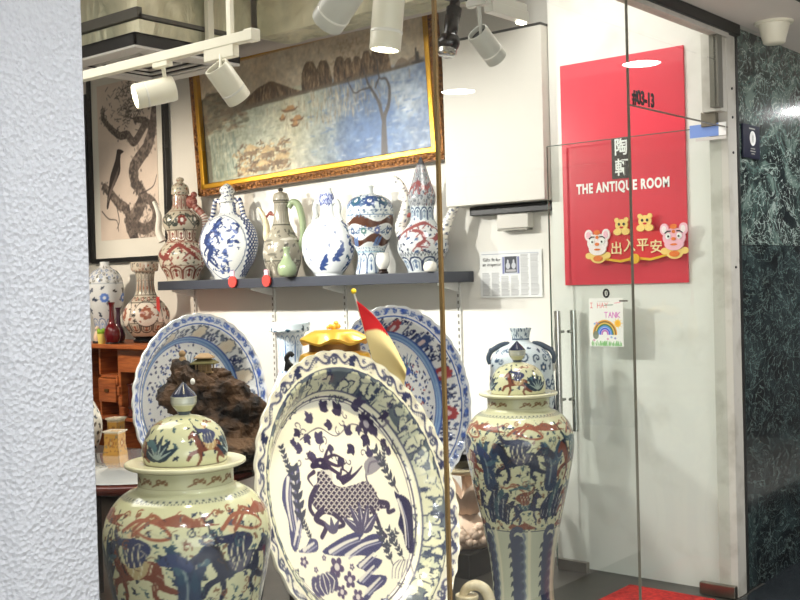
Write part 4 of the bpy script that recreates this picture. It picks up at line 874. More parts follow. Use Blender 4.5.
#PART4
# ------------------------------------------------------------------ the two great temple jars
JW, JRED, JNAV = (196, 196, 160), (112, 66, 52), (46, 54, 84)
def jar_paint(seed, shift):
    def f(c, A):
        rg = np.random.default_rng(seed); w = c.w
        z = lambda v: A(v); LEAF = [(44, 50, 66), (60, 84, 92), (48, 58, 80), (124, 96, 72)]
        scatter(c, 0, w, z(.43), z(.885), .014, LEAF, rg, .8)
        for k in range(5):
            x = (shift - .1 + k * .2) % 1.0 * w; xr = (shift + k * .2) % 1.0 * w
            HC = [(116, 66, 52), (36, 44, 66), (116, 66, 52), (54, 82, 92), (40, 48, 70)][k]
            # rock between two riders: dark trunk with brushy blades
            c.poly([(xr - .03, z(.60)), (xr - .035, z(.70)), (xr - .06, z(.79)), (xr - .02, z(.775)), (xr + .0, z(.735)), (xr + .035, z(.79)), (xr + .075, z(.80)), (xr + .05, z(.74)), (xr + .03, z(.68)), (xr + .035, z(.60))], (40, 56, 84), .95, 4)
            for q in range(7): leaf(c, xr + rg.uniform(-.03, .03), z(rg.uniform(.66, .76)), rg.uniform(.05, .09), .011, [2.4, .7, 2.0, 1.1, 2.7, .4, 1.57][q], [(50, 76, 96), (34, 44, 70), (70, 98, 110)][q % 3], .9)
            c.stroke([(xr - .01, z(.62)), (xr - .005, z(.70)), (xr - .03, z(.77))], .004, (150, 166, 160), .7, 4)
            horse_rider(c, x, z(.725), .20, -1, HC, [(50, 58, 92), (44, 50, 76), (54, 84, 96), (118, 70, 56), (52, 60, 94)][k], [(176, 160, 118), (84, 84, 100), (50, 58, 90), (170, 150, 108), (116, 70, 54)][k], [(58, 70, 104), (38, 46, 68), (60, 92, 102), (52, 60, 86), (64, 94, 104)][k], [(146, 92, 72), (138, 80, 64), (150, 100, 76), (146, 92, 72), (138, 84, 66)][k], -.14)
            c.stroke([(x - .05, z(.83)), (x + .0, z(.86)), (x + .07, z(.85)), (x + .10, z(.82)), (x + .05, z(.815)), (x - .01, z(.835))], [.006, .005, .003], (146, 90, 70), 1, 6)
            c.poly([(xr - .09, z(.855)), (xr - .02, z(.875)), (xr + .02, z(.862)), (xr + .08, z(.872)), (xr + .05, z(.852)), (xr + .09, z(.842)), (xr, z(.842))], (132, 80, 64), .95, 4)
            for q in range(3): spiral(c, x + .05 * q - .06, z(.868) + .008 * (q % 2), .014, 1.4, q, .0024, (140, 90, 66))
            # lower tier
            x2 = (shift + .04 + k * .2) % 1.0 * w
            rock_paint(c, x2 - .04, z(.47), .12, .17, [(40, 50, 76), (34, 44, 68), (58, 84, 94)], rg, .35)
            horse_rider(c, x2 + .11, z(.525), .15, -1 if k % 2 else 1, [(50, 56, 82), (116, 66, 52), (60, 90, 98), (112, 66, 52), (44, 52, 76)][k], [(116, 70, 56), (54, 62, 94), (48, 54, 80), (62, 92, 100), (116, 70, 56)][k], [(60, 90, 98), (170, 146, 108), (116, 66, 52), (50, 56, 84), (170, 146, 108)][k], [(40, 46, 66), (70, 96, 106), (40, 46, 66), (50, 60, 84), (60, 70, 90)][k], (146, 96, 74), .1)
            for q in range(3): c.stroke([(x2 + .04 + .02 * q, z(.60) + .008 * q), (x2 + .09 + .02 * q, z(.61) + .006 * q), (x2 + .13, z(.60) + .01 * q)], .004, (60, 92, 100), .9, 4)
            c.poly([(x - .07, z(.432)), (x - .05, z(.455)), (x - .02, z(.447)), (x + .02, z(.46)), (x + .05, z(.447)), (x + .08, z(.432))], (122, 68, 52), .95, 3)
        for k in range(700):      # fine brush lines over figures, rocks and clouds
            x, y = rg.uniform(0, w), rg.uniform(z(.44), z(.87)); a_ = rg.random() * 6.28; L_ = rg.uniform(.012, .035); col = [(36, 40, 58), (196, 190, 156), (92, 66, 54), (176, 172, 146), (56, 84, 94)][k % 5]
            c.stroke([(x, y), (x + L_ * .5 * math.cos(a_ + .4), y + L_ * .5 * math.sin(a_ + .4)), (x + L_ * math.cos(a_), y + L_ * math.sin(a_))], [.0016, .0008], col, .8)
        for k in range(60):
            x, y = rg.uniform(0, w), rg.uniform(z(.45), z(.86)); spiral(c, x, y, rg.uniform(.010, .018), 1.3, rg.random() * 6, .0018, [(120, 76, 58), (46, 54, 76), (60, 88, 96)][k % 3])
        # shoulder band, wave band at the foot
        c.rect(0, z(.893), w, z(.906), (190, 190, 160))
        n = 60
        for k in range(n): c.stroke([((k + .2) * w / n, z(.895)), ((k + .5) * w / n, z(.903)), ((k + .8) * w / n, z(.895))], .0016, (90, 96, 96))
        c.rect(0, z(.0), w, z(.42), (180, 184, 160)); c.band(z(.42), .005, (84, 90, 96)); c.band(z(.428), .002, (110, 100, 80))
        n = 7
        for k in range(n):
            x = (k + .5) * w / n
            for q in range(10):
                yb = z(.39) - q * .042
                spiral(c, x - .03, yb, .046, 1.1, 1.0, .013, (62, 72, 94)); 
                for j in range(4): leaf(c, x - .07 + .020 * j, yb - .022, .034, .008, -PI / 2 + .5 * (j - 1.5), (58, 70, 80))
                c.stroke([(x + .0, yb - .02), (x + .018, yb), (x + .01, yb + .02)], .007, (86, 100, 122), .8, 4)
            c.stroke([(x + .045, z(.0)), (x + .045, z(.415))], .010, (202, 200, 170))
    return f
def lid_paint(seed, shift):
    def f(c, A):
        rg = np.random.default_rng(seed); w = c.w
        scatter(c, 0, w, A(.045), A(.14), .012, [(46, 52, 70), (70, 92, 98)], rg, .5)
        for k in range(3):
            x = (.60 + shift + k / 3) % 1 * w
            horse_rider(c, x, A(.066), .115, -1, JRED if k != 1 else (62, 92, 100), (60, 66, 96), (176, 150, 108), (72, 104, 112), (148, 104, 78))
            xr = (.385 + shift + k / 3) % 1 * w
            for q in range(6): leaf(c, xr, A(.03), .075, .012, PI / 2 + (q - 2.5) * .42, (44, 58, 72)); 
            for q in range(6): leaf(c, xr + .004, A(.034), .05, .003, PI / 2 + (q - 2.5) * .42, (150, 166, 160))
        c.band(A(.0155), .004, (130, 120, 96))
    return f
JB = [(.15, 0), (.152, .02), (.146, .05), (.135, .10), (.132, .16), (.136, .22), (.142, .28), (.156, .36), (.176, .46), (.198, .56), (.217, .65), (.231, .73), (.234, .78), (.229, .82), (.214, .855), (.190, .885), (.162, .905), (.142, .913), (.136, .918), (.133, .93), (.133, .972)]
def temple_jar(label, x, y, shift, seed):
    j = empty('temple_jar', (x, y, 0), facing(x, y), label, 'jar', 'lidded temple jars in the shop window')
    body = painted_lathe('body', JB, jar_paint(seed, shift), JW, 300, 330, 620, j)
    def neck(c, A):
        c.rect(0, 0, c.w, c.h, (186, 186, 152)); n = 16
        for k in range(n):
            x0 = (k + .5) * c.w / n
            if k % 4 != 3:
                spiral(c, x0, A(.026), .011, 1.2, 0, .0025, (120, 92, 62)); spiral(c, x0 + .022, A(.024), .008, 1.1, 3, .002, (120, 92, 62), -1); c.stroke([(x0 - .02, A(.016)), (x0 + .02, A(.034))], .0022, (120, 92, 62))
        c.band(.004, .004, (98, 96, 84)); c.band(A(.05), .004, (98, 96, 84))
    nk = painted_lathe('neck', [(.1335, 0), (.1335, .052)], neck, JW, 160, 24, 620, j, smooth=False); nk.location.z = .918
    L = empty('lid', (0, 0, .97)); L.parent = j
    painted_lathe('dome', [(.115, .012), (.1185, .03), (.119, .05), (.113, .078), (.100, .104), (.080, .124), (.055, .137), (.03, .144), (.022, .146)], lid_paint(seed + 1, shift - .5), JW, 200, 110, 620, L)
    MB().lathe(spline([(.128, -.002), (.150, .000), (.166, .006), (.1695, .012), (.166, .017), (.150, .017), (.128, .016), (.114, .014)], 6), 120).build('brim', 'jar_rim', L)
    k = painted_lathe('knob', [(.016, .140), (.018, .150), (.020, .155), (.033, .172), (.036, .180), (.036, .192), (.037, .197), (.031, .206), (.016, .222), (.003, .236), (.001, .238)], knob_paint, JW, 8, 60, 900, L, smooth=False)
    return j
def knob_paint(c, A):
    c.rect(0, 0, c.w, A(.156), (70, 80, 90)); c.rect(0, A(.156), c.w, A(.175), (190, 188, 150)); c.rect(0, A(.175), c.w, A(.194), (196, 196, 170)); c.rect(0, A(.198), c.w, c.h, (44, 50, 72))
    c.rect(0, A(.174), c.w, A(.196), (40, 56, 90))
    for k in range(24): c.rect(k * c.w / 24 - .0008, A(.174), k * c.w / 24 + .0008, A(.196), (206, 206, 184))
    c.band(A(.174), .003, (206, 206, 184)); c.band(A(.1965), .003, (206, 206, 184))
    for k in range(8): c.stroke([((k + .5) * c.w / 8, A(.198)), ((k + .5) * c.w / 8, c.h)], .0012, (160, 164, 160))
temple_jar('large lidded temple jar with galloping riders nearest the glass at lower left', -2.421, 1.948, .50, 31)
temple_jar('tall lidded temple jar in front of the glass door handle, small-waisted', -2.585, 3.893, .40, 57)

# ------------------------------------------------------------------ plates
PROF = [(.30, 0.0), (.66, .001), (.705, .004), (.735, .016), (.79, .052), (.85, .083), (.875, .090), (.92, .095), (.98, .104), (1.0, .108)]
def qilin_plate(c, o, R):
    INK, VIO, GRY = (62, 56, 84), (84, 84, 124), (128, 132, 136); rg = np.random.default_rng(7); CREAM = (240, 236, 220)
    mr = .715 * R
    for r0, r1, col in ((1.03, .90, (220, 216, 202)), (.885, .67, (92, 102, 112)), (.745, .60, CREAM)):
        c.ell(o, o, r0 * R, r0 * R, col)
    PAL, PAL2, DRK = (206, 206, 180), (190, 194, 172), (58, 66, 92)
    def pol(r, a): return o + r * R * math.cos(a), o + r * R * math.sin(a)
    m = 14
    for k in range(m):          # winding stem with peonies and cut leaves, reserved pale on grey blue
        a = 2 * PI * (k + .35) / m
        c.stroke([pol(.81 + .045 * math.cos(q * PI + k * PI), a + q * 2 * PI / m) for q in np.linspace(0, 1, 12)], .009 * R, PAL)
        for q in range(5):
            a2 = a + rg.uniform(-.22, .22); r2 = rg.uniform(.76, .865); x, y = pol(r2, a2); w_ = rg.random() * 6.28
            for e_ in (-.85, 0, .85): leaf(c, x, y, .100 * R, .031 * R, w_ + e_, DRK)
            for e_ in (-.85, 0, .85): leaf(c, x, y, .088 * R, .022 * R, w_ + e_, [PAL, PAL2][q % 2])
            c.stroke([(x, y), (x + .06 * R * math.cos(w_), y + .06 * R * math.sin(w_))], .0025 * R, (110, 118, 126))
        x, y = pol(.81 - .02 * (-1) ** k, a + PI / m)
        if k % 2 == 0: flower(c, x, y, .088 * R, 12, PAL, PAL, DRK, a); c.ell(x, y, .060 * R, .060 * R, (214, 212, 186)); [c.ell(x + rg.normal(0, .025 * R), y + rg.normal(0, .025 * R), .004 * R, .004 * R, (172, 174, 154)) for q in range(40)]
        else:
            for q in range(5): leaf(c, x, y, .10 * R, .034 * R, a + q * 1.256 + .3, PAL); leaf(c, x + .012 * R, y, .06 * R, .004 * R, a + q * 1.256 + .3, (104, 112, 124))
        for q in range(3):
            x, y = pol(rg.uniform(.76, .86), a + rg.uniform(-.2, .2)); spiral(c, x, y, .024 * R, 1.3, rg.random() * 6, .006 * R, PAL); trefoil(c, *pol(rg.uniform(.76, .87), a + rg.uniform(-.2, .2)), .028 * R, rg.random() * 6, DRK)
    # flange: a running wave line, curls and dark sprays
    m = 30
    for k in range(m):
        a = 2 * PI * k / m
        c.stroke([pol(.945 + .028 * math.sin(q * 2 * PI), a + q * 2 * PI / m) for q in np.linspace(0, 1, 12)], .0075 * R, (70, 72, 104)); c.stroke([pol(.930 + .022 * math.sin(q * 2 * PI + .5), a + q * 2 * PI / m) for q in np.linspace(0, 1, 12)], .003 * R, (124, 124, 140))
        x, y = pol(.962, a + PI / m * 1.4); spiral(c, x, y, .020 * R, 1.2, a, .005 * R, (84, 84, 116))
        x, y = pol(.935, a + PI / m * .5)
        if k % 3 == 0:
            for q in range(5): leaf(c, x, y, .052 * R, .018 * R, a + PI / 2 + (q - 2) * .7, (50, 54, 86))
        elif k % 3 == 1:
            c.ell(x, y, .034 * R, .028 * R, (58, 62, 94), .9, a); c.ell(*pol(.935, a + PI / m * 1.1), .026 * R, .022 * R, (72, 76, 108), .85, a); spiral(c, x, y, .018 * R, 1.2, a, .004 * R, (206, 206, 196))
        else:
            for q in range(4): c.stroke([(x, y), (x + .04 * R * math.cos(a + q * .5 - .8), y + .04 * R * math.sin(a + q * .5 - .8))], .004 * R, (90, 92, 116))
    for r, wd, col in ((.988, .005, (232, 228, 210)), (.898, .007, (226, 222, 200)), (.884, .003, (72, 76, 100)), (.755, .004, (84, 86, 112)), (.742, .009, (232, 228, 206)), (.722, .004, (70, 66, 92)), (.705, .002, (110, 104, 124))):
        c.stroke([(o + r * R * math.cos(t), o + r * R * math.sin(t)) for t in np.linspace(0, 2 * PI, 200)], wd * R, col)
    # medallion, drawn in a unit disc
    HM = (0.52098, -0.13567, 0.00111, -0.09534, -0.33504, 0.00567, -0.10632, 0.04266)      # drawing sheet -> plate centimetres
    def T(pts):
        r = []
        for x, y in pts:
            a, b = (x - 345) / 100, (y - 500) / 100; w_ = 1 + HM[6] * a + HM[7] * b; r.append((o + (HM[0] * a + HM[1] * b + HM[2]) / w_, o + (HM[3] * a + HM[4] * b + HM[5]) / w_))
        return r
    def tl(x, y): return T([(x, y)])[0]
    # grape leaves and small blossoms in the upper half
    for x, y, r in ((338, 412, .055), (353, 406, .05), (362, 420, .045), (322, 408, .05), (330, 425, .04), (310, 420, .045), (318, 440, .05), (306, 437, .04), (298, 432, .035), (375, 430, .045), (366, 438, .05), (382, 442, .04), (389, 452, .035), (347, 432, .045), (352, 448, .045), (330, 447, .035), (370, 455, .045), (312, 455, .04), (300, 449, .04), (340, 460, .04), (293, 444, .03), (358, 428, .035), (378, 418, .03)):
        trefoil(c, *tl(x, y), r * mr * 1.75, rg.random() * 6.28, [INK, (74, 68, 98)][rg.integers(2)])
    for k in range(16):
        x, y = rg.uniform(296, 386), rg.uniform(405, 462); spiral(c, *tl(x, y), .05 * mr, .8, rg.random() * 6, .006 * mr, (104, 98, 116))
    c.stroke(T([(300, 440), (318, 428), (336, 436), (352, 424), (372, 434), (386, 448)]), .006 * mr, (100, 94, 112), 1, 6)
    flower(c, *tl(366, 424), .12 * mr, 6, INK, (150, 146, 160))
    # the beast
    body = [(317, 474), (322, 470), (329, 474), (334, 484), (343, 487), (356, 484), (366, 481), (373, 487), (379, 499), (386, 502), (389, 508), (380, 509), (371, 513), (361, 511), (352, 517), (340, 518), (330, 515), (322, 513), (315, 508), (311, 499), (313, 490), (317, 482)]
    c.poly(T(body), (78, 70, 94), 1, 4); wS = .0105 * mr
    bm_pts = T(body); import_poly = np.array(spline(bm_pts, 4, True))
    def inside(px, py):
        ins = False; q = import_poly[-1]
        for p in import_poly:
            if (p[1] > py) != (q[1] > py) and px < (q[0] - p[0]) * (py - p[1]) / (q[1] - p[1]) + p[0]: ins = not ins
            q = p
        return ins
    row = 0
    for yy in np.arange(472, 518, 3.4):
        for xx in np.arange(308, 392, 5.2):
            X_, Y_ = tl(xx + (row % 2) * 2.6, yy)
            if inside(X_, Y_): c.stroke([(X_ - .034 * mr, Y_ - .002 * mr), (X_, Y_ + .022 * mr), (X_ + .034 * mr, Y_ - .002 * mr)], .0042 * mr, (232, 226, 212)); c.ell(X_, Y_ - .006 * mr, .016 * mr, .010 * mr, (56, 46, 74))
        row += 1
    c.poly(T([(327, 474), (333, 480), (331, 470), (326, 466), (322, 469)]), (208, 204, 200), 1, 4)
    c.poly(T([(312, 462), (318, 458), (324, 458), (329, 462), (331, 468), (325, 470), (319, 468), (313, 469), (310, 466)]), (54, 46, 74), 1, 4)
    c.ell(*tl(320, 463), .016 * mr, .010 * mr, (224, 220, 206))
    for p in ([(326, 459), (334, 455), (344, 459)], [(328, 462), (338, 466), (346, 463)], [(325, 458), (327, 451), (330, 447)], [(313, 461), (308, 456), (310, 451)], [(330, 468), (340, 474), (342, 469), (352, 476)], [(314, 472), (308, 478), (313, 486)]): c.stroke(T(p), [.022 * mr, .006 * mr], (70, 58, 84), 1, 5)
    for p in ([(343, 482), (350, 478), (356, 473), (362, 466)], [(341, 479), (349, 474), (352, 467)], [(338, 477), (345, 481)]): c.stroke(T(p), [.028 * mr, .006 * mr], (66, 56, 84), 1, 5)
    for p, wd in (([(316, 488), (311, 498), (310, 508), (313, 514)], .03), ([(322, 511), (316, 519), (326, 526), (322, 537)], .034), ([(334, 514), (344, 524), (335, 528)], .026), ([(372, 509), (377, 519), (381, 530), (386, 536)], .03), ([(380, 502), (388, 504), (388, 512), (394, 510)], .028)): c.stroke(T(p), [wd * mr, wd * .7 * mr], (70, 62, 88), 1, 5)
    c.stroke(T([(368, 484), (366, 476), (367, 468)]), .012 * mr, (104, 98, 116), 1, 4); c.poly(T([(366, 474), (364, 464), (370, 457), (380, 457), (384, 462), (378, 470), (370, 475)]), (150, 146, 156), 1, 4); c.stroke(T([(368, 472), (370, 463), (378, 461)]), .01 * mr, (112, 106, 126), 1, 4)
    # rocks
    def RK(pts, lines, col):
        c.poly(T(pts), col, 1, 3)
        for l in lines: c.stroke(T(l), [.020 * mr, .010 * mr], (226, 222, 216), .95, 4); c.stroke([(q[0] + .03 * mr, q[1] - .03 * mr) for q in T(l)], [.010 * mr, .005 * mr], (170, 168, 186), .9, 4)
    RK([(284, 480), (292, 470), (298, 465), (300, 478), (298, 500), (302, 520), (300, 540), (296, 552), (291, 545), (288, 520), (282, 500)], [[(288, 478), (287, 500), (292, 530)], [(295, 470), (293, 498), (298, 535)], [(299, 522), (294, 545)]], (84, 84, 122))
    RK([(398, 494), (394, 492), (400, 512), (398, 524), (403, 535), (406, 548), (412, 552), (412, 520), (410, 503), (404, 496)], [[(398, 500), (404, 520), (406, 545)]], (54, 52, 84))
    RK([(322, 552), (336, 541), (352, 533), (364, 532), (360, 540), (372, 534), (383, 536), (382, 546), (372, 556), (382, 560), (378, 568), (370, 574), (386, 576), (384, 585), (374, 592), (368, 600), (362, 600), (368, 588), (356, 582), (366, 572), (356, 566), (366, 556), (350, 556), (336, 556)], [[(330, 552), (345, 543), (358, 538)], [(346, 556), (362, 545), (378, 540)], [(360, 566), (374, 553)], [(360, 580), (374, 566)], [(366, 592), (380, 578)]], (76, 76, 114))
    RK([(298, 552), (306, 546), (310, 539), (317, 540), (318, 550), (310, 553)], [[(304, 550), (314, 543)]], (88, 88, 126))
    for a in (-.9, -.35, .15, .6, 1.1): leaf(c, *tl(364, 533), .30 * mr, .05 * mr, PI / 2 - a, (88, 84, 112)); leaf(c, *tl(364, 531), .24 * mr, .008 * mr, PI / 2 - a, (206, 200, 204))
    for a in (-.6, .1, .8): leaf(c, *tl(334, 534), .16 * mr, .03 * mr, PI / 2 - a, (96, 92, 118))
    for x, y, L_, a in ((292, 478, .30, 1.7), (303, 528, .55, 1.45), (312, 541, .22, 1.8), (398, 492, .50, 1.95), (393, 565, .40, 1.75), (384, 552, .30, .5), (404, 560, .35, 1.9), (384, 470, .25, 1.2)): sprig(c, *tl(x, y), L_ * mr, a, (74, 76, 92), 6)
    for k in range(6): c.stroke(T([(392 + 3 * k, 578), (393 + 3 * k, 566 + 2 * k), (399 + 2 * k, 560)]), .005 * mr, (128, 124, 140), 1, 4)
    px, py = tl(325, 584)
    for s_ in (-.12, -.06, 0, .06, .12): c.ell(px + s_ * mr, py, .055 * mr, .095 * mr, (88, 84, 116)); c.stroke([(px + s_ * mr * .6, py - .08 * mr), (px + s_ * 1.1 * mr, py), (px + s_ * mr * .6, py + .08 * mr)], .006 * mr, (228, 224, 214), 1, 4)
    for x, y, r in ((337, 567, .10), (350, 580, .085), (342, 592, .07), (358, 597, .08), (304, 562, .055), (352, 567, .035), (316, 570, .03), (324, 558, .03)): flower(c, *tl(x, y), r * mr, 5, (92, 80, 112), (214, 206, 206), None, rg.random())
PS = plate('display_plate', .526, PROF, qilin_plate, 560, 190, 420, 40, .010, 3.5, 17.1, (-2.488, 2.794, .736), label='huge scalloped plate with a scaled deer-like beast at the front of the window', cat='plate', group='large display plates')
def blue_plate(seed, red):
    def f(c, o, R):
        rg = np.random.default_rng(seed); BL = (58, 92, 172); DK = (44, 54, 98); LB = (150, 182, 220); WH = (238, 240, 240); RD_ = (172, 74, 78)
        c.ell(o, o, 1.03 * R, 1.03 * R, (218, 226, 238)); m = 46
        for k in range(m):
            a = 2 * PI * k / m; x, y = o + .945 * R * math.cos(a), o + .945 * R * math.sin(a); spiral(c, x, y, .036 * R, 1.2, a, .008 * R, BL if k % 3 else (110, 130, 180))
            if k % 2 == 0:
                for q in range(4): leaf(c, x + rg.normal(0, .012 * R), y + rg.normal(0, .012 * R), rg.uniform(.04, .08) * R, .017 * R, a + PI / 2 + rg.uniform(-.9, .9) + PI * (q % 2), [(60, 92, 190), (92, 124, 200), (70, 84, 140)][rg.integers(3)], .9)
            c.stroke([(o + (.945 + .03 * math.sin(q * 6.28 + k)) * R * math.cos(a + q * .137), o + (.945 + .03 * math.sin(q * 6.28 + k)) * R * math.sin(a + q * .137)) for q in np.linspace(0, 1, 8)], .005 * R, (96, 124, 190))
        c.ell(o, o, .885 * R, .885 * R, WH); m = 11
        for k in range(300):
            a, r = rg.random() * 6.283, rg.uniform(.74, .87) * R; leaf(c, o + r * math.cos(a), o + r * math.sin(a), .045 * R, .014 * R, rg.random() * 6.28, [DK, (88, 104, 146)][k % 2] if red else [(94, 104, 122), (120, 130, 150)][k % 2])
        for k in range(m):
            a = 2 * PI * (k + .5) / m; x, y = o + .775 * R * math.cos(a), o + .775 * R * math.sin(a)
            if red: flower(c, x, y, .085 * R, 8, RD_ if k % 2 == 0 else (70, 88, 136), (226, 206, 206), None, a)
            else: flower(c, x, y, .092 * R, 9, (238, 226, 204), (238, 222, 196), (104, 112, 130), a)
            for q in (-1, 1): spiral(c, o + .775 * R * math.cos(a + q * .25), o + .775 * R * math.sin(a + q * .25), .035 * R, 1.2, a, .007 * R, DK)
        for r, wd, col in ((.985, .012, (236, 240, 244)), (.885, .007, BL), (.90, .006, WH), (.715, .024, LB), (.685, .005, BL), (.742, .005, BL), (.715, .007, (108, 146, 200))):
            c.stroke([(o + r * R * math.cos(t), o + r * R * math.sin(t)) for t in np.linspace(0, 2 * PI, 160)], wd * R, col)
        for k in range(520):
            a, r = rg.random() * 6.283, math.sqrt(rg.random()) * .65 * R; x, y = o + r * math.cos(a), o + r * math.sin(a); col = [DK, BL, (84, 104, 160), RD_ if red and k % 3 == 0 else DK][k % 4]
            if k % 3 == 0: squig(c, x, y, .024 * R, col, rg)
            elif k % 3 == 1: leaf(c, x, y, .045 * R, .013 * R, rg.random() * 6.28, col)
            else: c.ell(x, y, .010 * R, .008 * R, col)
        pts = ((.12, .30), (-.05, .05), (.25, -.05), (-.28, .22), (.3, .3)) if red else ((.02, .36), (.34, -.12), (-.3, .1), (0, -.2))
        for x, y in pts:
            X, Y = o + x * R, o + y * R; c.ell(X, Y, .075 * R, .05 * R, (70, 92, 190)); c.ell(X, Y + .03 * R, .045 * R, .04 * R, (84, 110, 200))
            for q in range(5): c.stroke([(X, Y), (X + .06 * R * (q - 2), Y + .17 * R + .02 * R * (q % 2))], [.012 * R, .004 * R], [(92, 132, 160), (70, 100, 150)][q % 2])
        if red:
            for x, y in ((.05, .2), (.3, .12), (-.15, .35), (.15, -.2), (-.3, -.05)): flower(c, o + x * R, o + y * R, .05 * R, 6, RD_, (236, 214, 214))
            dragon(c, [(o - .3 * R, o - .1 * R), (o - .1 * R, o - .28 * R), (o + .1 * R, o - .3 * R), (o + .3 * R, o - .2 * R)], .03 * R, DK)
    return f
plate('display_plate', .425, PROF, blue_plate(3, False), 430, 120, 300, 34, .012, 2.0, 4.0, (-4.05, 3.386, .927), label='blue and white scalloped plate behind the dark rock with a little pavilion', group='large display plates')
plate('display_plate', .438, PROF, blue_plate(5, True), 430, 120, 300, 34, .012, -7.5, 9.9, (-3.181, 3.847, .937), label='scalloped plate with red and blue flowers behind the flag and the right temple jar', group='large display plates')
def easel(x, y, z, psi, lam, R, zc, label, w=.32):
    t = empty('plate_stand', (x, y, z), math.radians(psi), label, 'plate stand', 'wooden plate stands'); b = zc - R - z
    for s in (-1, 1):
        MB().tube([(.16, s * w / 2, .012), (-.17, s * w / 2 * .8, .012)], .014, 8).build('foot', 'red_wood', t); MB().tube([(-.03, s * w / 2, .012), (-.05 - math.tan(math.radians(lam)) * R * .9, s * w / 2 * .6, b + R * .75)], .012, 8).build('upright', 'red_wood', t)
        MB().tube([(.12, s * w / 2, .012), (.13, s * w / 2, max(b, .03) + .02)], .012, 8).build('peg', 'red_wood', t)
    MB().tube([(-.05, -w / 2, .03), (-.05, w / 2, .03)], .010, 8).build('crossbar', 'red_wood', t)
easel(-2.40, 2.80, 0, 3.5, 17, .526, .72, 'dark red wooden stand under the huge front plate', .5)
#PART5
# ------------------------------------------------------------------ vessels on the wall shelf
ZS, YS = 1.526, 4.70
def PX(pts, base, s): return [(hw * s, (base - y) * s) for y, hw in pts]
CREAM_, COB, RUST, GREY_ = (206, 198, 178), (48, 62, 104), (134, 66, 58), (150, 144, 130)
def vrot(x, y): return facing(x, y)
def handle_tube(name, pts, rad, parent, m='porcelain', paint=None, base=(236, 232, 220), n=14, flat=1.0):
    S = spline([np.array(p, float) for p in pts], 8); K = len(S)
    if paint is None: return MB().tube(S, rad, n, flat=flat).build(name, m, parent)
    mb = MB().tube(S, rad, n, caps=False, flat=flat); L = np.r_[0, np.cumsum(np.linalg.norm(np.diff(np.array(S), axis=0), axis=1))]; r = np.max(rad)
    cv = Cv(2 * PI * r, L[-1] + 1e-3, 500, base); paint(cv, lambda z: z)
    V = np.array(mb.v).reshape(K, n, 3); C = cv.sample(np.broadcast_to(np.arange(n) / n * cv.w, (K, n)), np.broadcast_to(L[:, None], (K, n)))
    return grid_obj(name, V, C, m, parent, wrap=True, caps=True)
def ewer_red(c, A, z):
    rg = np.random.default_rng(1); w = c.w
    lappets(c, A(z(276)), A(z(264)), 9, (120, 62, 50), RUST); scatter(c, 0, w, A(z(262)), A(z(242)), .017, [(120, 70, 60), (62, 66, 64), RUST, (110, 100, 88)], rg, 1.0)
    for k in range(3): x = (k + .45) / 3 * w; dragon(c, [(x - .17, A(z(246))), (x - .06, A(z(256))), (x - .0, A(z(246))), (x + .06, A(z(243))), (x + .14, A(z(252))), (x + .2, A(z(258)))], .016, (140, 72, 66))
    c.band(A(z(263)), .006, (110, 70, 60)); c.band(A(z(240)), .008, RUST); lappets(c, A(z(239)), A(z(229)), 10, (116, 66, 54), RUST, False, None, (236, 226, 208)); c.band(A(z(228)), .006, (92, 80, 70))
    scroll(c, A(z(227)), A(z(210)), 8, (72, 78, 74), rg, [RUST, (92, 96, 88)], .34); c.band(A(z(209)), .006, RUST)
    lappets(c, A(z(207)), A(z(193)), 14, RUST, (150, 80, 70)); scatter(c, 0, w, A(z(191)), A(z(178)), .012, [(120, 120, 108), RUST], rg, .8)
def ewer1():
    x = -5.83; s = 7.35 / 1080; t = empty('double_gourd_ewer', (x + .02, YS, ZS), vrot(x, YS) - .35, 'cream double-gourd ewer with a rust red dragon, leftmost on the shelf', 'ewer', 'ewers and flasks on the wall shelf'); z = lambda y: (278 - y) * s
    body = [(278, 15.5), (275, 16), (270, 18), (265, 21), (258, 23), (251, 23.3), (245, 20), (240, 16), (237, 14), (233, 13.7), (229, 14.5), (225, 17), (220, 18.3), (215, 17.5), (210, 13), (206, 9), (200, 8), (193, 7.6)]
    painted_lathe('body', PX(body, 278, s), lambda c, A: ewer_red(c, A, z), CREAM_, 130, 130, 430, t)
    painted_lathe('lid', PX([(193, 7), (192, 9), (190, 8.8), (185, 8.3), (182, 6), (180, 3), (178, 4), (176, 3.2), (175, .5)], 278, s), lambda c, A: scatter(c, 0, c.w, 0, c.h, .012, [(110, 112, 100), RUST], np.random.default_rng(4), 1.2), CREAM_, 60, 40, 430, t)
    handle_tube('spout', [(0, -20 * s, z(238)), (0, -24 * s, z(228)), (0, -23 * s, z(214)), (0, -25 * s, z(205)), (0, -28 * s, z(198))], [.028, .022, .016, .012], t, 'white_glaze')
    def hp(c, A):
        for k in range(20): c.rect(0, k * c.h / 20, c.w, (k + .55) * c.h / 20, (140, 70, 60))
    handle_tube('handle', [(0, 8 * s, z(198)), (0, 16 * s, z(206)), (0, 23 * s, z(214)), (0, 25 * s, z(224)), (0, 22 * s, z(236)), (0, 18 * s, z(246))], [.02, .024, .024, .02], t, paint=hp)
    MB().ball((0, 10 * s, z(200)), .045, 10, 0, (.7, 1.1, 1)).ball((0, 14 * s, z(193)), .022, 8).ball((0, 6 * s, z(195)), .018, 8).build('dragon_head', 'rust_glaze', t)
ewer1()
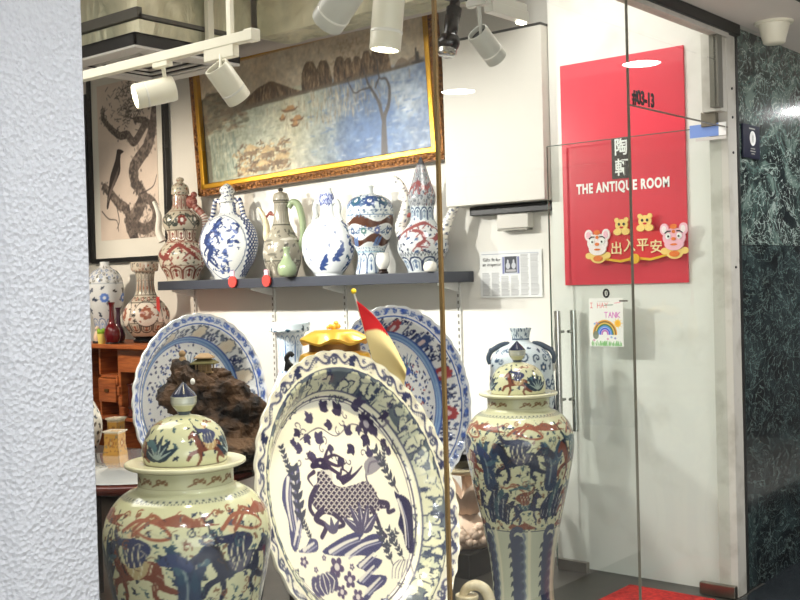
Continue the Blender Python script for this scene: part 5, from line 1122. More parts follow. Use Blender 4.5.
def flask1():
    x = -5.335; s = 7.05 / 1080; t = empty('moon_flask', (x, YS, ZS), vrot(x, YS) - .55, 'blue and white moon flask painted with a dragon and birds, second on the shelf', 'flask', 'ewers and flasks on the wall shelf'); z = lambda y: (279 - y) * s
    def p(c, A):
        rg = np.random.default_rng(2); w = c.w; m = w / 2
        for xo in (0, 1):           # lattice sides
            xs = w * .25 if xo == 0 else w * .75; c.rect(xs - w * .10, A(z(276)), xs + w * .10, A(z(214)), (226, 228, 226))
            for k in range(-3, 4):
                for j in range(16): yy = A(z(276)) + j * .036; c.stroke([(xs + k * .034, yy), (xs + (k + 1) * .034, yy + .036)], .006, COB); c.stroke([(xs + (k + 1) * .034, yy), (xs + k * .034, yy + .036)], .006, COB); c.ell(xs + k * .034, yy, .010, .010, (70, 84, 120))
        for cx in (m, 0, w):
            c.ell(cx, A(z(246)), w * .155, (A(z(215)) - A(z(277))) / 2, (80, 92, 120)); c.ell(cx, A(z(246)), w * .148, (A(z(215)) - A(z(277))) / 2 - .008, (212, 214, 210))
            dragon(c, [(cx - .02, A(z(222))), (cx - .05, A(z(232))), (cx - .10, A(z(240))), (cx - .06, A(z(250))), (cx - .10, A(z(258))), (cx - .04, A(z(268)))], .022, COB, (70, 90, 140))
            for k in range(40): q2 = rg.normal(0, .07); squig(c, cx + q2, A(z(rg.uniform(218, 274))), .016, [COB, (84, 100, 150)][k % 2], rg)
            for k in range(14): qx, qy = cx + rg.uniform(-.02, .13), A(z(rg.uniform(222, 270))); leaf(c, qx, qy, .045, .012, rg.random() * 6, COB); leaf(c, qx, qy, .04, .010, rg.random() * 6, (84, 100, 150))
            for k in range(16): qx, qy = cx + rg.normal(0, .06), A(z(rg.uniform(220, 272))); c.stroke([(qx, qy), (qx + .03, qy + rg.uniform(-.01, .01))], .003, (90, 110, 160))
        scatter(c, 0, w, A(z(213)), A(z(202)), .014, [COB], rg, .4)
    painted_lathe('body', PX([(279, 15), (277, 16), (272, 19), (262, 25), (250, 29), (240, 29.5), (230, 27), (222, 22), (217, 15), (214, 9.5), (210, 8.5), (203, 8)], 279, s), p, (206, 208, 204), 150, 120, 430, t, sx=.62, sy=1.09)
    painted_lathe('lid', PX([(203, 8), (201, 9), (199, 8.5), (195, 6), (192, 7.5), (188, 6.5), (185, 3), (184, .5)], 279, s), lambda c, A: scatter(c, 0, c.w, 0, c.h, .013, [COB, (70, 84, 110)], np.random.default_rng(4), 1.3), (228, 230, 226), 60, 50, 430, t)
    for sg in (-1, 1): handle_tube('handle', [(0, sg * 7 * s, z(204)), (0, sg * 13 * s, z(200)), (0, sg * 16 * s, z(208)), (0, sg * 18 * s, z(216)), (0, sg * 24 * s, z(224))], [.012, .016, .017, .012], t, paint=lambda c, A: [c.rect(0, k * c.h / 9, c.w, (k + .6) * c.h / 9, COB) for k in range(9)])
flask1()
def ewer2():
    x = -4.85; s = 6.73 / 1080; t = empty('tall_ewer', (x + .01, YS, ZS), vrot(x, YS) - .35, 'grey-green ewer with a curved spout and looped handle, third on the shelf', 'ewer', 'ewers and flasks on the wall shelf'); z = lambda y: (278 - y) * s
    D1, D2, BG = (108, 104, 94), (84, 82, 74), (158, 152, 136)
    def p(c, A):
        rg = np.random.default_rng(6); w = c.w; lappets(c, A(z(276)), A(z(263)), 12, D1, (206, 202, 186)); c.band(A(z(262)), .006, D2)
        for k in range(40): qx, qy = rg.uniform(0, w), A(z(rg.uniform(232, 259))); c.poly([(qx, qy), (qx + .03, qy + .012), (qx + .07, qy + .006), (qx + .05, qy - .006)], [(214, 210, 196), D1, (160, 156, 142)][k % 3], .9, 3)
        scatter(c, 0, w, A(z(260)), A(z(230)), .02, [D1, (208, 204, 188), D2], rg, .8); c.band(A(z(226)), .006, D2); lappets(c, A(z(224)), A(z(206)), 20, D1, (160, 156, 142)); c.band(A(z(204)), .006, D2); scatter(c, 0, w, A(z(202)), A(z(195)), .012, [D1], rg)
    painted_lathe('body', PX([(278, 13.5), (276, 14.5), (272, 15.5), (265, 18), (258, 19.2), (251, 19.2), (243, 17.5), (235, 13.5), (227, 9.5), (222, 8), (214, 7.2), (206, 7), (203, 7.5)], 278, s), p, BG, 120, 120, 430, t)
    painted_lathe('lid', PX([(203, 7), (202, 8), (199, 7.8), (195, 6.5), (193.5, 3), (193, 1.8), (191.5, 2.6), (190, 2.4), (189, .4)], 278, s), lambda c, A: (c.band(.01, .008, D2), c.rect(0, c.h * .72, c.w, c.h, (52, 48, 46))), BG, 50, 40, 430, t)
    handle_tube('spout', [(0, -13 * s, z(244)), (0, -16 * s, z(236)), (0, -16 * s, z(226)), (0, -19 * s, z(216)), (0, -24 * s, z(208))], [.028, .022, .017, .012], t, 'cream_glaze')
    MB().tube([(0, -7 * s, z(216)), (0, -13 * s, z(214)), (0, -17 * s, z(219))], .008, 8).ball((0, -11 * s, z(214)), .014, 8).build('spout_bracket', 'rust_glaze', t)
    handle_tube('handle', [(0, 8 * s, z(209)), (0, 12 * s, z(204)), (0, 18 * s, z(207)), (0, 22 * s, z(222)), (0, 22 * s, z(238)), (0, 17 * s, z(252))], [.018, .022, .022, .02, .018], t, 'celadon')
ewer2()
def smallvase():
    x = -4.69; s = 6.6 / 1080; t = empty('bottle_vase', (x + .02, YS - .13, ZS), 0, 'small plain celadon bottle vase on the shelf beside the white moon flask', 'vase')
    MB().lathe(spline(PX([(278, 5), (276, 8), (271, 9.5), (266, 8.5), (261, 5), (256, 3.2), (252, 3), (249, 4), (248.5, 3)], 278, s), 6), 36).build('body', 'celadon', t)
smallvase()
def flask2():
    x = -4.45; s = 6.48 / 1080; t = empty('moon_flask', (x, YS, ZS), vrot(x, YS) - .45, 'mostly white moon flask with a blue mouth band and two ear handles', 'flask', 'ewers and flasks on the wall shelf'); z = lambda y: (277 - y) * s
    def p(c, A):
        rg = np.random.default_rng(12); w = c.w; m = w / 2
        for cx in (w * .25, w * .75):
            c.rect(cx - w * .075, A(z(274)), cx + w * .075, A(z(222)), (232, 236, 238)); 
            for j in range(8): yy = A(z(271 - j * 6.4)); flower(c, cx + .025 * (-1) ** j, yy, .028, 6, (74, 96, 150), (220, 226, 236)); 
            for j in range(40): leaf(c, cx + rg.uniform(-.07, .07), A(z(rg.uniform(224, 274))), .03, .010, rg.random() * 6, [(60, 90, 120), (64, 84, 140)][j % 2])
        for k in range(9): leaf(c, m + rg.uniform(-.14, .14), A(z(rg.uniform(224, 268))), .028, .008, rg.random() * 6, (128, 136, 160))
        for dx, y in ((-.02, 269), (.085, 260)):
            for q in range(4): leaf(c, m + dx + .012 * q, A(z(y)) + .016 * q, .05, .012, q * .5 - .4, (52, 72, 124)); spiral(c, m + dx + .016 * q, A(z(y)) + .02 * q - .01, .018, 1.2, q, .006, (52, 72, 124))
        c.rect(0, A(z(206)), w, A(z(195)), (214, 220, 236)); scatter(c, 0, w, A(z(206)), A(z(195)), .016, [(36, 50, 120)], rg, 3.5, ('squig', 'spiral'))
    painted_lathe('body', PX([(277, 13), (275, 14), (272, 17), (264, 22.5), (254, 26), (246, 26.6), (238, 25.5), (229, 21), (222, 14), (219, 8.5), (216, 7), (207, 6.8), (205, 7.6), (198, 7.3), (194, 5.6), (191, 5), (190, 5.4), (190, 3)], 277, s), p, (218, 222, 222), 150, 120, 430, t, sx=.6, sy=1.06)
    for sg in (-1, 1): handle_tube('handle', [(0, sg * 6 * s, z(205)), (0, sg * 11 * s, z(203.5)), (0, sg * 13.5 * s, z(209)), (0, sg * 13 * s, z(216)), (0, sg * 16 * s, z(223))], [.014, .015, .015, .012], t, 'pale_glaze')
flask2()
def meiping():
    x = -4.11; s = 6.26 / 1080; t = empty('meiping_vase', (x, YS, ZS), vrot(x, YS), 'broad-shouldered vase with brown bands and blue flowers, right of the white moon flask', 'vase', 'ewers and flasks on the wall shelf'); z = lambda y: (275 - y) * s
    def p(c, A):
        rg = np.random.default_rng(14); w = c.w; BL = (52, 76, 116); BR = (84, 54, 42)
        lappets(c, A(z(274)), A(z(254.5)), 11, BL, (70, 96, 136), True, (96, 120, 150)); c.band(A(z(253)), .008, (150, 186, 206)); c.rect(0, A(z(252.5)), w, A(z(248)), (206, 220, 224)); scatter(c, 0, w, A(z(252)), A(z(248)), .008, [BL], rg)
        n = 4
        for (y0, y1, ph) in ((247, 237, .1), (229, 219, .55)):
            top = [(x_, A(z((y0 + y1) / 2 - 6.5 - 3.4 * math.sin(2 * PI * (n * x_ / w + ph)) + 2.2))) for x_ in np.linspace(0, w, 100)]; bot = [(x_, A(z((y0 + y1) / 2 + 4.2 - 2.2 * math.sin(2 * PI * (n * x_ / w + ph) + 1.2)))) for x_ in np.linspace(w, 0, 100)]
            c.poly(top + bot, BR); c.stroke(top, .004, (226, 228, 226)); c.stroke(bot, .004, (226, 228, 226))
        scroll(c, A(z(237)), A(z(228)), 10, BL, rg, [BL, (70, 110, 110), (86, 98, 150)], .4); c.band(A(z(217)), .006, (96, 120, 150)); scatter(c, 0, w, A(z(219)), A(z(212)), .010, [(110, 130, 150)], rg, 1.2)
        c.rect(0, A(z(212)), w, A(z(196)), (214, 222, 222)); scroll(c, A(z(212)), A(z(197)), 9, BL, rg, [(60, 80, 130), (54, 90, 110)], .42); scatter(c, 0, w, A(z(212)), A(z(196)), .012, [BL, (84, 110, 140)], rg, .8)
        for k in range(5):
            for q in range(6): x_ = (k + .62) * w / 5 + .008 * q; c.stroke([(x_, A(z(247))), (x_ + .02, A(z(240 - (q % 3))))], .003, (90, 120, 170))
    painted_lathe('body', PX([(275, 15.5), (273, 16), (268, 14.5), (260, 13.2), (254, 13.5), (249, 15.5), (243, 18.5), (235, 21), (225, 23), (215, 23.8), (207, 23), (201, 19.5), (197, 13), (195.5, 7), (194, 4.5), (191, 4), (188, 5), (187, 5), (187, 3)], 275, s), p, (206, 212, 212), 150, 140, 430, t)
meiping()
t = empty('wine_cup', (-3.97, 4.64, ZS), 0, 'small white bowl on a dark carved wood stand on the shelf', 'cup'); s = 6.1 / 1080
MB().lathe(spline(PX([(274.5, 5), (273, 5.2), (272, 4), (270.5, 4.5), (270, 3)], 274.5, s), 4), 28).build('stand', 'dark_wood', t)
MB().lathe(spline(PX([(270.4, 3), (269, 4.5), (264, 6.8), (259, 7), (255, 6), (254, 6.3), (254.4, 5.4), (262, 5.6), (266, 2)], 274.5, s), 6), 36).build('bowl', 'white_glaze', t)
def gourd2():
    x = -3.715; s = 6.01 / 1080; t = empty('double_gourd_ewer', (x - .01, YS, ZS), vrot(x, YS) - .4, 'large spired double-gourd ewer with a pinkish red dragon at the right shelf end', 'ewer', 'ewers and flasks on the wall shelf'); z = lambda y: (273 - y) * s
    def p(c, A):
        rg = np.random.default_rng(16); w = c.w; BL = (52, 66, 98); RD_ = (140, 80, 80)
        lappets(c, A(z(271)), A(z(258)), 9, BL, (110, 130, 160), True, (100, 120, 150), (220, 228, 230)); c.rect(0, A(z(257.5)), w, A(z(252)), (216, 222, 222))
        for k in range(40): c.stroke([(k * w / 40, A(z(257))), ((k + .5) * w / 40, A(z(253))), ((k + 1) * w / 40, A(z(257)))], .003, (104, 110, 120))
        scatter(c, 0, w, A(z(252)), A(z(226)), .017, [BL, (70, 92, 128), (48, 54, 80)], rg, 1.0)
        for k in range(3):
            x_ = (k + .42) / 3 * w; dragon(c, [(x_ + .02, A(z(232))), (x_ + .07, A(z(234))), (x_ + .09, A(z(242))), (x_ + .05, A(z(247))), (x_ + .11, A(z(249)))], .010, RD_); dragon(c, [(x_ - .14, A(z(240))), (x_ - .06, A(z(232))), (x_ + .02, A(z(227))), (x_ + .12, A(z(225))), (x_ + .2, A(z(232)))], .013, RD_)
        c.rect(0, A(z(222)), w, A(z(208)), (196, 208, 212)); lappets(c, A(z(221)), A(z(209)), 11, BL, (120, 140, 160)); c.rect(0, A(z(207)), w, A(z(166)), (170, 174, 176)); scatter(c, 0, w, A(z(206)), A(z(166)), .013, [(92, 96, 104), (110, 112, 120), RD_, (80, 86, 104)], rg, 1.3, ('spiral', 'squig'))
        for k in range(4): x_ = (k + .45) / 4 * w; dragon(c, [(x_ - .1, A(z(184))), (x_, A(z(190))), (x_ + .1, A(z(186))), (x_ + .15, A(z(196)))], .013, RD_); scatter(c, x_ - .15, x_ + .15, A(z(204)), A(z(170)), .012, [(84, 90, 104), (150, 152, 152)], rg, .6, ('spiral',))
        c.rect(0, A(z(166)), w, c.h, (70, 72, 78))
    painted_lathe('body', PX([(273, 15.5), (271, 16), (266, 18), (259, 21.5), (253, 24.8), (247, 25.8), (240, 24.5), (232, 20.5), (225, 14.5), (220, 12), (214, 11.6), (208, 12.2), (204, 13.4), (199, 14), (193, 13), (186, 10.6), (178, 8), (170, 5.6), (165, 3.6), (161, 2), (158, .5)], 273, s), p, (202, 206, 206), 150, 150, 430, t)
    sp = lambda c, A: scatter(c, 0, c.w, 0, c.h, .012, [(70, 80, 110), (60, 70, 90)], np.random.default_rng(9), 1.1)
    handle_tube('spout', [(0, -22 * s, z(236)), (0, -24 * s, z(226)), (0, -20 * s, z(214)), (0, -17 * s, z(203)), (0, -19 * s, z(192)), (0, -24 * s, z(182)), (0, -31 * s, z(177))], [.034, .030, .026, .022, .016], t, paint=sp)
    MB().tube([(0, -12 * s, z(215)), (0, -19 * s, z(216))], .014, 8).build('spout_bracket', 'rust_glaze', t)
    handle_tube('handle', [(0, 20 * s, z(240)), (0, 24 * s, z(232)), (0, 28 * s, z(222)), (0, 33 * s, z(213)), (0, 38 * s, z(206)), (0, 40 * s, z(199))], [.030, .028, .022, .016], t, paint=sp)
gourd2()
t = empty('glazed_ball', (-3.60, 4.60, ZS), 0, 'small white round pot at the right shelf end beside the glass joint', 'pot')
MB().lathe(spline(PX([(273, 4), (272, 6), (268, 7), (264, 5.5), (262.5, 3), (262, 1)], 273, 5.95 / 1080), 6), 32).build('body', 'white_glaze', t)

# ------------------------------------------------------------------ wooden cabinet at the far left and what stands on it
CZ = 1.11
cb = empty('curio_cabinet', (-6.08, 4.62, 0), 0, 'orange wooden curio cabinet with drawers and open shelves under the bird picture', 'cabinet')
MB().box(-.62, .62, -.28, .24, CZ - .03, CZ).build('top', 'orange_wood', cb, smooth=False, bevel=.004)
for x in (-.6, -.09, .58): MB().box(x, x + .03, -.21, .23, 0, CZ - .03).build('upright', 'orange_wood', cb, smooth=False, bevel=.003)
for z in (.585, .10): MB().box(-.57, .58, -.21, .23, z, z + .025).build('shelf_board', 'orange_wood', cb, smooth=False, bevel=.003)
MB().box(-.57, .58, .20, .225, .10, CZ - .03).build('dark_backing', 'black', cb, smooth=False)  # black sheet stands in for the dark open space
d_ = MB().box(-.065, .575, -.225, .19, CZ - .19, CZ - .036).build('drawer', 'orange_wood', cb, smooth=False, bevel=.004); MB().tube([(.2, -.228, CZ - .12), (.25, -.245, CZ - .128), (.3, -.228, CZ - .12)], .006, 8).build('pull', 'brass_dark', d_)
d_ = MB().box(-.30, -.105, -.225, .19, CZ - .40, CZ - .24).build('drawer', 'orange_wood', cb, smooth=False, bevel=.004); MB().box(-.22, -.18, -.235, -.225, CZ - .33, CZ - .31).build('pull', 'brass_dark', d_)
MB().box(-.32, -.08, -.20, .2, CZ - .235, CZ - .215).build('shelf_board', 'orange_wood', cb, smooth=False); MB().box(-.32, -.30, -.20, .2, .612, CZ - .03).build('upright', 'orange_wood', cb, smooth=False)
b = MB()
for k in range(4): b.box(-.105 + .012 * k, -.085 + .02 * k, -.222, -.20, CZ - .28 - .07 * k, CZ - .22 - .07 * k)
b.build('carved_bracket', 'orange_wood', cb, smooth=False, bevel=.004)
def bottle():
    x, y = -6.092, 4.60; s = 7.64 / 1080; t = empty('trumpet_vase', (x, y, CZ), vrot(x, y), 'round bottle vase with cupped mouth and red tag on the wooden cabinet', 'vase'); z = lambda py: (341 - py) * s
    def p(c, A):
        rg = np.random.default_rng(18); w = c.w; D, R_ = (74, 70, 68), (156, 96, 76)
        lappets(c, A(z(331)), A(z(323)), 11, D, R_, False); c.band(A(z(322)), .006, D); c.rect(0, A(z(321)), w, A(z(303)), (226, 212, 196)); n = 5
        for k in range(n):
            cx = (k + .5) * w / n; c.ell(cx, A(z(312)), w / n * .44, .10, D); c.ell(cx, A(z(312)), w / n * .42, .092, (232, 222, 208)); flower(c, cx, A(z(312)), .05, 7, R_, (224, 200, 180)); scatter(c, cx - .09, cx + .09, A(z(319)), A(z(305)), .017, [D, R_], rg, .7, ('squig', 'leaf'))
        c.band(A(z(302)), .006, D); scroll(c, A(z(301)), A(z(296)), 14, D, rg, [R_], .4); c.band(A(z(295)), .007, D); lappets(c, A(z(294)), A(z(273)), 16, D, R_); scatter(c, 0, w, A(z(271)), A(z(264)), .016, [D, R_], rg, 1.0, ('spiral', 'squig'))
    painted_lathe('body', PX([(335, 12), (334, 13.5), (330, 17), (324, 20.8), (317, 22.6), (311, 22), (304, 18), (298, 12.5), (293, 9.8), (286, 8.6), (278, 8.8), (273, 9.8), (272, 12), (269, 13.2), (264, 13.4), (263, 13.2), (263.5, 10)], 341, s), p, (204, 194, 176), 130, 130, 430, t)
    b = MB().lathe(spline(PX([(341, 12), (339, 13), (337, 11), (335, 13), (334.6, 11)], 341, s), 4), 30); b.build('stand', 'black_gloss', t)
    tg = MB().box(.125, .131, .07, .092, z(319), z(297)).build('paper_tag', 'red_tag', t, smooth=False)
bottle()
def mjar():
    x, y = -6.583, 4.62; s = 7.85 / 1080; t = empty('covered_jar', (x, y, CZ), vrot(x, y), 'blue and white high-shouldered jar at the far left of the wooden cabinet', 'jar'); z = lambda py: (341 - py) * s
    def p(c, A):
        rg = np.random.default_rng(20); w = c.w; scatter(c, 0, w, A(z(312)), A(z(286)), .028, [(60, 70, 90), (96, 104, 120), (84, 80, 78)], rg, .55); c.band(A(z(284)), .008, (170, 180, 190)); scatter(c, 0, w, A(z(282)), A(z(268)), .016, [(120, 140, 180), (110, 110, 104)], rg, 1.2, ('spiral', 'leaf'))
        for k in range(5): flower(c, (k + .45) * w / 5, A(z(298)), .036, 9, (90, 124, 200), (220, 228, 240))
        lappets(c, A(z(334)), A(z(318)), 10, (110, 130, 170), (120, 150, 200))
    painted_lathe('body', PX([(341, 11), (339, 11.5), (330, 11), (322, 12), (314, 14.5), (304, 17), (294, 18), (285, 17.5), (278, 16), (272, 12), (269, 7), (267, 5), (263, 4.6), (262.6, 5), (263, 3)], 341, s), p, (212, 216, 218), 120, 110, 430, t)
mjar()
s = 7.4 / 1080
for x, y, m_, lab, hf in ((-6.20, 4.395, 'oxblood', 'small oxblood red bottle vase in front of the trumpet-mouthed vase', 1.0), (-6.30, 4.52, 'plum_glaze', 'small plum-purple bottle vase left of the oxblood one', .86)):
    t = empty('bottle_vase', (x, y, CZ), 0, lab, 'vase')
    MB().lathe(spline(PX([(340, 5), (339, 5.5), (336, 7), (330, 8), (324, 6.5), (319, 3.4), (312, 2.4), (303, 2.4), (299, 3.4), (298.6, 2.2)], 340, s * hf), 6), 36).build('body', m_, t)
    MB().lathe(spline([(.04 * hf, 0), (.045 * hf, .006), (.038 * hf, .014), (.03, .012)], 3), 24).build('stand', 'black', t)
t = empty('toy_plant', (-6.30, 4.38, CZ), 0, 'tiny yellow pot with a green succulent on the wooden cabinet', 'plant')
MB().lathe([(.022, 0), (.024, .004), (.032, .07), (.028, .07), (.026, .06)], 24).build('pot', 'yellow_pot', t)
b = MB(); rr = random.Random(4)
for k in range(14): a = k * 2.4; b.ball((.018 * math.cos(a), .018 * math.sin(a), .075 + .018 * rr.random()), .013, 6, 0, (1, 1, 1.3))
b.build('leaves', 'plant_green', t)
t = empty('figurine_pair', (-6.42, 4.43, CZ), 0, 'small pale figure on a dark base at the left end of the cabinet', 'figurine')
MB().lathe(spline([(.03, 0), (.034, .006), (.03, .016)], 3), 20).build('base', 'black', t); b = MB(); b.lathe(spline([(.024, .016), (.028, .04), (.018, .075), (.010, .09)], 5), 20); b.ball((0, 0, .102), .016, 8); b.build('figure', 'stone_cream', t)
t = empty('brush_pot', (-6.055, 4.47, .612), 0, 'dark red wooden brush pot on the open shelf of the cabinet', 'pot')
MB().lathe([(.058, 0), (.062, .01), (.055, .03), (.055, .2), (.064, .225), (.062, .228), (.05, .22), (.046, .05)], 36).build('body', 'red_wood', t); MB().lathe([(.0555, .06), (.057, .062), (.057, .07), (.0555, .072)], 36).build('ring', 'dark_wood', t)

# ------------------------------------------------------------------ left side stand, round table, rock
st = empty('side_stand', (-4.33, 2.92, 0), .1, 'dark wooden side stand behind the round table at the left edge', 'stand')
MB().box(-.2, .2, -.2, .2, .69, .72).build('top', 'dark_wood', st, smooth=False, bevel=.004)
for sx in (-.17, .17):
    for sy in (-.17, .17): MB().box(sx - .02, sx + .02, sy - .02, sy + .02, 0, .69).build('leg', 'dark_wood', st, smooth=False)
def tallvase():
    x, y = -4.315, 2.86; s = 5.0 / 1080; t = empty('bottle_vase', (x, y, .72), vrot(x, y), 'spotted blue and white bottle vase half hidden by the plaster pillar', 'vase'); z = lambda py: (458 - py) * s
    painted_lathe('body', PX([(458, 14), (455, 16), (446, 20), (434, 23), (422, 22.5), (410, 18), (400, 12), (390, 8), (375, 6), (358, 5.6), (346, 7.5), (345.6, 5)], 458, s), lambda c, A: scatter(c, 0, c.w, 0, c.h, .018, [(56, 58, 66), (84, 90, 104), (110, 100, 88)], np.random.default_rng(5), 1.0, ('squig', 'leaf', 'tref')), (228, 222, 208), 110, 100, 430, t)
tallvase()
tb = empty('round_table', (-3.62, 2.72, .06), 0, 'round dark wooden table with a shiny glass top behind the near temple jar', 'table')
MB().lathe(spline([(.44, .655), (.468, .66), (.474, .675), (.466, .69), (.44, .694)], 4), 80).build('top', 'red_wood', tb); MB().lathe([(.44, .694), (.445, .697), (.44, .700)], 80).build('glass_top', 'table_glass', tb)
b = MB().lathe(spline([(.20, -.06), (.22, -.03), (.10, .06), (.06, .15), (.07, .3), (.05, .5), (.09, .62), (.2, .655)], 6), 40); b.build('pedestal', 'dark_wood', tb)
def sqpot(name, label, x, y, z0, r0, r1, h, rot):
    t = empty(name, (x, y, z0), rot, label, 'pot'); b = MB()
    pr_ = [(r0 * 1.04, 0), (r0, .01), ((r0 + r1) * .46, h * .4), (r1 * .96, h * .93), (r1 * 1.12, h * .95), (r1 * 1.14, h), (r1 * .95, h), (r1 * .8, h * .7)]
    pr_ = [(float(np.interp(t_, range(len(pr_)), [p[0] for p in pr_])), float(np.interp(t_, range(len(pr_)), [p[1] for p in pr_]))) for t_ in np.linspace(0, len(pr_) - 1, 57)]
    V = np.empty((len(pr_), 64, 3)); 
    for i, (r, zz) in enumerate(pr_):
        for k in range(64):
            a = 2 * PI * k / 64; q = max(abs(math.cos(a)), abs(math.sin(a))); V[i, k] = (r / q * math.cos(a), r / q * math.sin(a), zz)
    cv = Cv(8 * r0, h, 700, (206, 152, 66)); rg = np.random.default_rng(3)
    for f_ in range(5):
        cx = (f_) * 2 * r0; flower(cv, cx, h * .5, .022, 6, (170, 110, 50), (236, 200, 120)); scatter(cv, cx - .04, cx + .04, h * .15, h * .8, .008, [(150, 100, 50), (130, 120, 90)], rg, .8); cv.stroke([(cx + r0, 0), (cx + r0, h)], .004, (176, 130, 66))
    cv.rect(0, h * .93, cv.w, h, (234, 224, 200))
    C = cv.sample(np.broadcast_to(np.arange(64) / 64 * cv.w, (len(pr_), 64)), np.broadcast_to(np.array([p[1] for p in pr_])[:, None], (len(pr_), 64)))
    o = grid_obj('body', V, C, 'porcelain', t, wrap=True, caps=True); return t
sqpot('square_planter', 'yellow square flared pot with a pale rim on the round table', -3.955, 2.80, .76, .038, .035, .105, .45)
sqpot('square_planter', 'taller ochre square pot just behind the yellow one', -4.21, 2.99, .72, .030, .030, .165, .3)
def hnoise(p, s_):
    from mathutils import noise
    return noise.fractal(Vector(p) * s_, 1.0, 2.0, 5)
rk = empty('viewing_rock', (-3.36, 2.81, .762), 0, 'craggy dark brown rock sculpture with a tiny pavilion behind the jar lid', 'rock sculpture')
b = MB(); rr = random.Random(8); AXR = Vector((math.sin(AZ), math.cos(AZ), 0)); AXD = Vector((-math.cos(AZ), math.sin(AZ), 0))
from mathutils import noise as mnoise
bm = bmesh.new()
for (lx, ld, z, r, sc) in ((-.055, .0, .12, .125, (1, .8, 1.0)), (-.075, .02, .30, .085, (1, .8, 1.1)), (-.05, .0, .36, .09, (1.1, .8, 1.0)), (.05, .0, .18, .15, (1.1, .8, 1)), (.09, -.02, .31, .085, (1, .8, .9)), (.14, .0, .15, .12, (1.1, .8, .9)), (-.01, .02, .29, .10, (1.2, .7, .7)), (-.10, 0, .40, .045, (1.0, .8, .8)), (.03, -.05, .06, .17, (1.3, .9, .7)), (.02, .0, .40, .05, (1.5, .8, .5)), (.19, 0, .26, .06, (1, .8, .8)), (-.09, 0, .38, .055, (1.1, .8, .9))):
    M_ = Matrix.Translation(AXR * lx + AXD * ld + Vector((0, 0, z * .9)))
    g = bmesh.ops.create_icosphere(bm, subdivisions=4, radius=r, matrix=M_ @ Matrix.Rotation(-AZ + PI / 2, 4, 'Z') @ Matrix.Diagonal((*sc, 1)))
    z *= .90; c0 = AXR * lx + AXD * ld + Vector((0, 0, z))
    for v in g['verts']:
        d_ = (v.co - c0).normalized(); v.co += d_ * (mnoise.fractal(v.co * 9, 1.0, 2.0, 5) * .05 + mnoise.fractal(v.co * 26, 1.0, 2.0, 4) * .016)
        v.co.z = max(v.co.z, 0.0)
me = bpy.data.meshes.new('crag'); bm.to_mesh(me); bm.free(); me.materials.append(MATS['rock']); o = bpy.data.objects.new('crag', me); COL.objects.link(o); o.parent = rk
pvp = AXR * .005 + AXD * -.01 + Vector((0, 0, .372))
pv = empty('pavilion', pvp, .6); pv.parent = rk; pv.scale = (.8, .8, .8)
b = MB().box(-.045, .045, -.03, .03, 0, .008)
for x in (-.038, -.013, .013, .038):
    for y in (-.024, .024): b.tube([(x, y, .008), (x, y, .045)], .004, 8)
b.box(-.03, .03, -.015, .015, .008, .045)
b.build('hall', 'pavilion_clay', pv, smooth=False)
def roof(z, w, d, h): 
    b = MB(); b.add([(-w, -d, z), (w, -d, z), (w, d, z), (-w, d, z), (-w * .5, 0, z + h), (w * .5, 0, z + h), (-w, -d, z - .006), (w, -d, z - .006), (w, d, z - .006), (-w, d, z - .006)], [(0, 1, 5, 4), (2, 3, 4, 5), (1, 2, 5), (3, 0, 4), (9, 8, 7, 6), (0, 6, 7, 1), (1, 7, 8, 2), (2, 8, 9, 3), (3, 9, 6, 0)]); return b
roof(.05, .062, .045, .022).build('roof', 'moss', pv, smooth=False); roof(.078, .045, .032, .02).build('roof', 'pavilion_clay', pv, smooth=False)
b = MB(); b.lathe(spline([(.016, 0), (.018, .012), (.012, .03), (.004, .036)], 4), 14, 0, Matrix.Translation(AXR * -.085 + Vector((0, 0, .405)))); b.ball(AXR * -.085 + Vector((0, 0, .45)), .014, 8); b.build('tiny_figure', 'pavilion_clay', rk)
b = MB(); b.ball(AXR * -.030 + AXD * -.085 + Vector((0, 0, .345)), .010, 8, 0, (1, 1, 1.3)); b.build('hole_spot', 'white_glaze', rk)  # white bead stands in for the bright hole through the rock
b = MB()
for k in range(60):
    a = rr.random() * 6.28; q = AXR * rr.uniform(.15, .30) + AXD * rr.uniform(-.10, .05) + Vector((0, 0, .0)); b.tube([q, q + Vector((.02 * math.cos(a), .02 * math.sin(a), rr.uniform(.04, .10))), q + Vector((.05 * math.cos(a), .05 * math.sin(a), rr.uniform(.05, .13)))], [.0025, .002, .0006], 5)
g_ = b.build('grass_tuft', 'moss', rk); g_['kind'] = 'stuff'

# ------------------------------------------------------------------ back table, vessels and flag behind the front plate
bt = empty('display_table', (-4.06, 3.72, 0), 0, 'low dark wooden display table carrying the blue plate at the left', 'table')
MB().box(-.24, .24, -.50, .50, .42, .46).build('top', 'dark_wood', bt, smooth=False, bevel=.004)
for sx in (-.2, .2):
    for sy in (-.45, .45): MB().box(sx - .03, sx + .03, sy - .03, sy + .03, 0, .42).build('leg', 'dark_wood', bt, smooth=False)
easel(-4.20, 3.386, .462, 2, 4, .425, .927, 'dark red stand holding the blue plate on the low table', .3)
pd = empty('display_stand', (-3.24, 3.86, 0), 0, 'dark wooden block stand under the red and blue flowered plate', 'stand')
MB().box(-.13, .15, -.22, .20, .0, .40).build('block', 'dark_wood', pd, smooth=False, bevel=.004); MB().box(-.15, .17, -.24, .22, .40, .43).build('top', 'dark_wood', pd, smooth=False, bevel=.004)
easel(-3.30, 3.85, .432, -7.5, 9.9, .438, .937, 'dark red stand holding the red and blue flowered plate', .3)
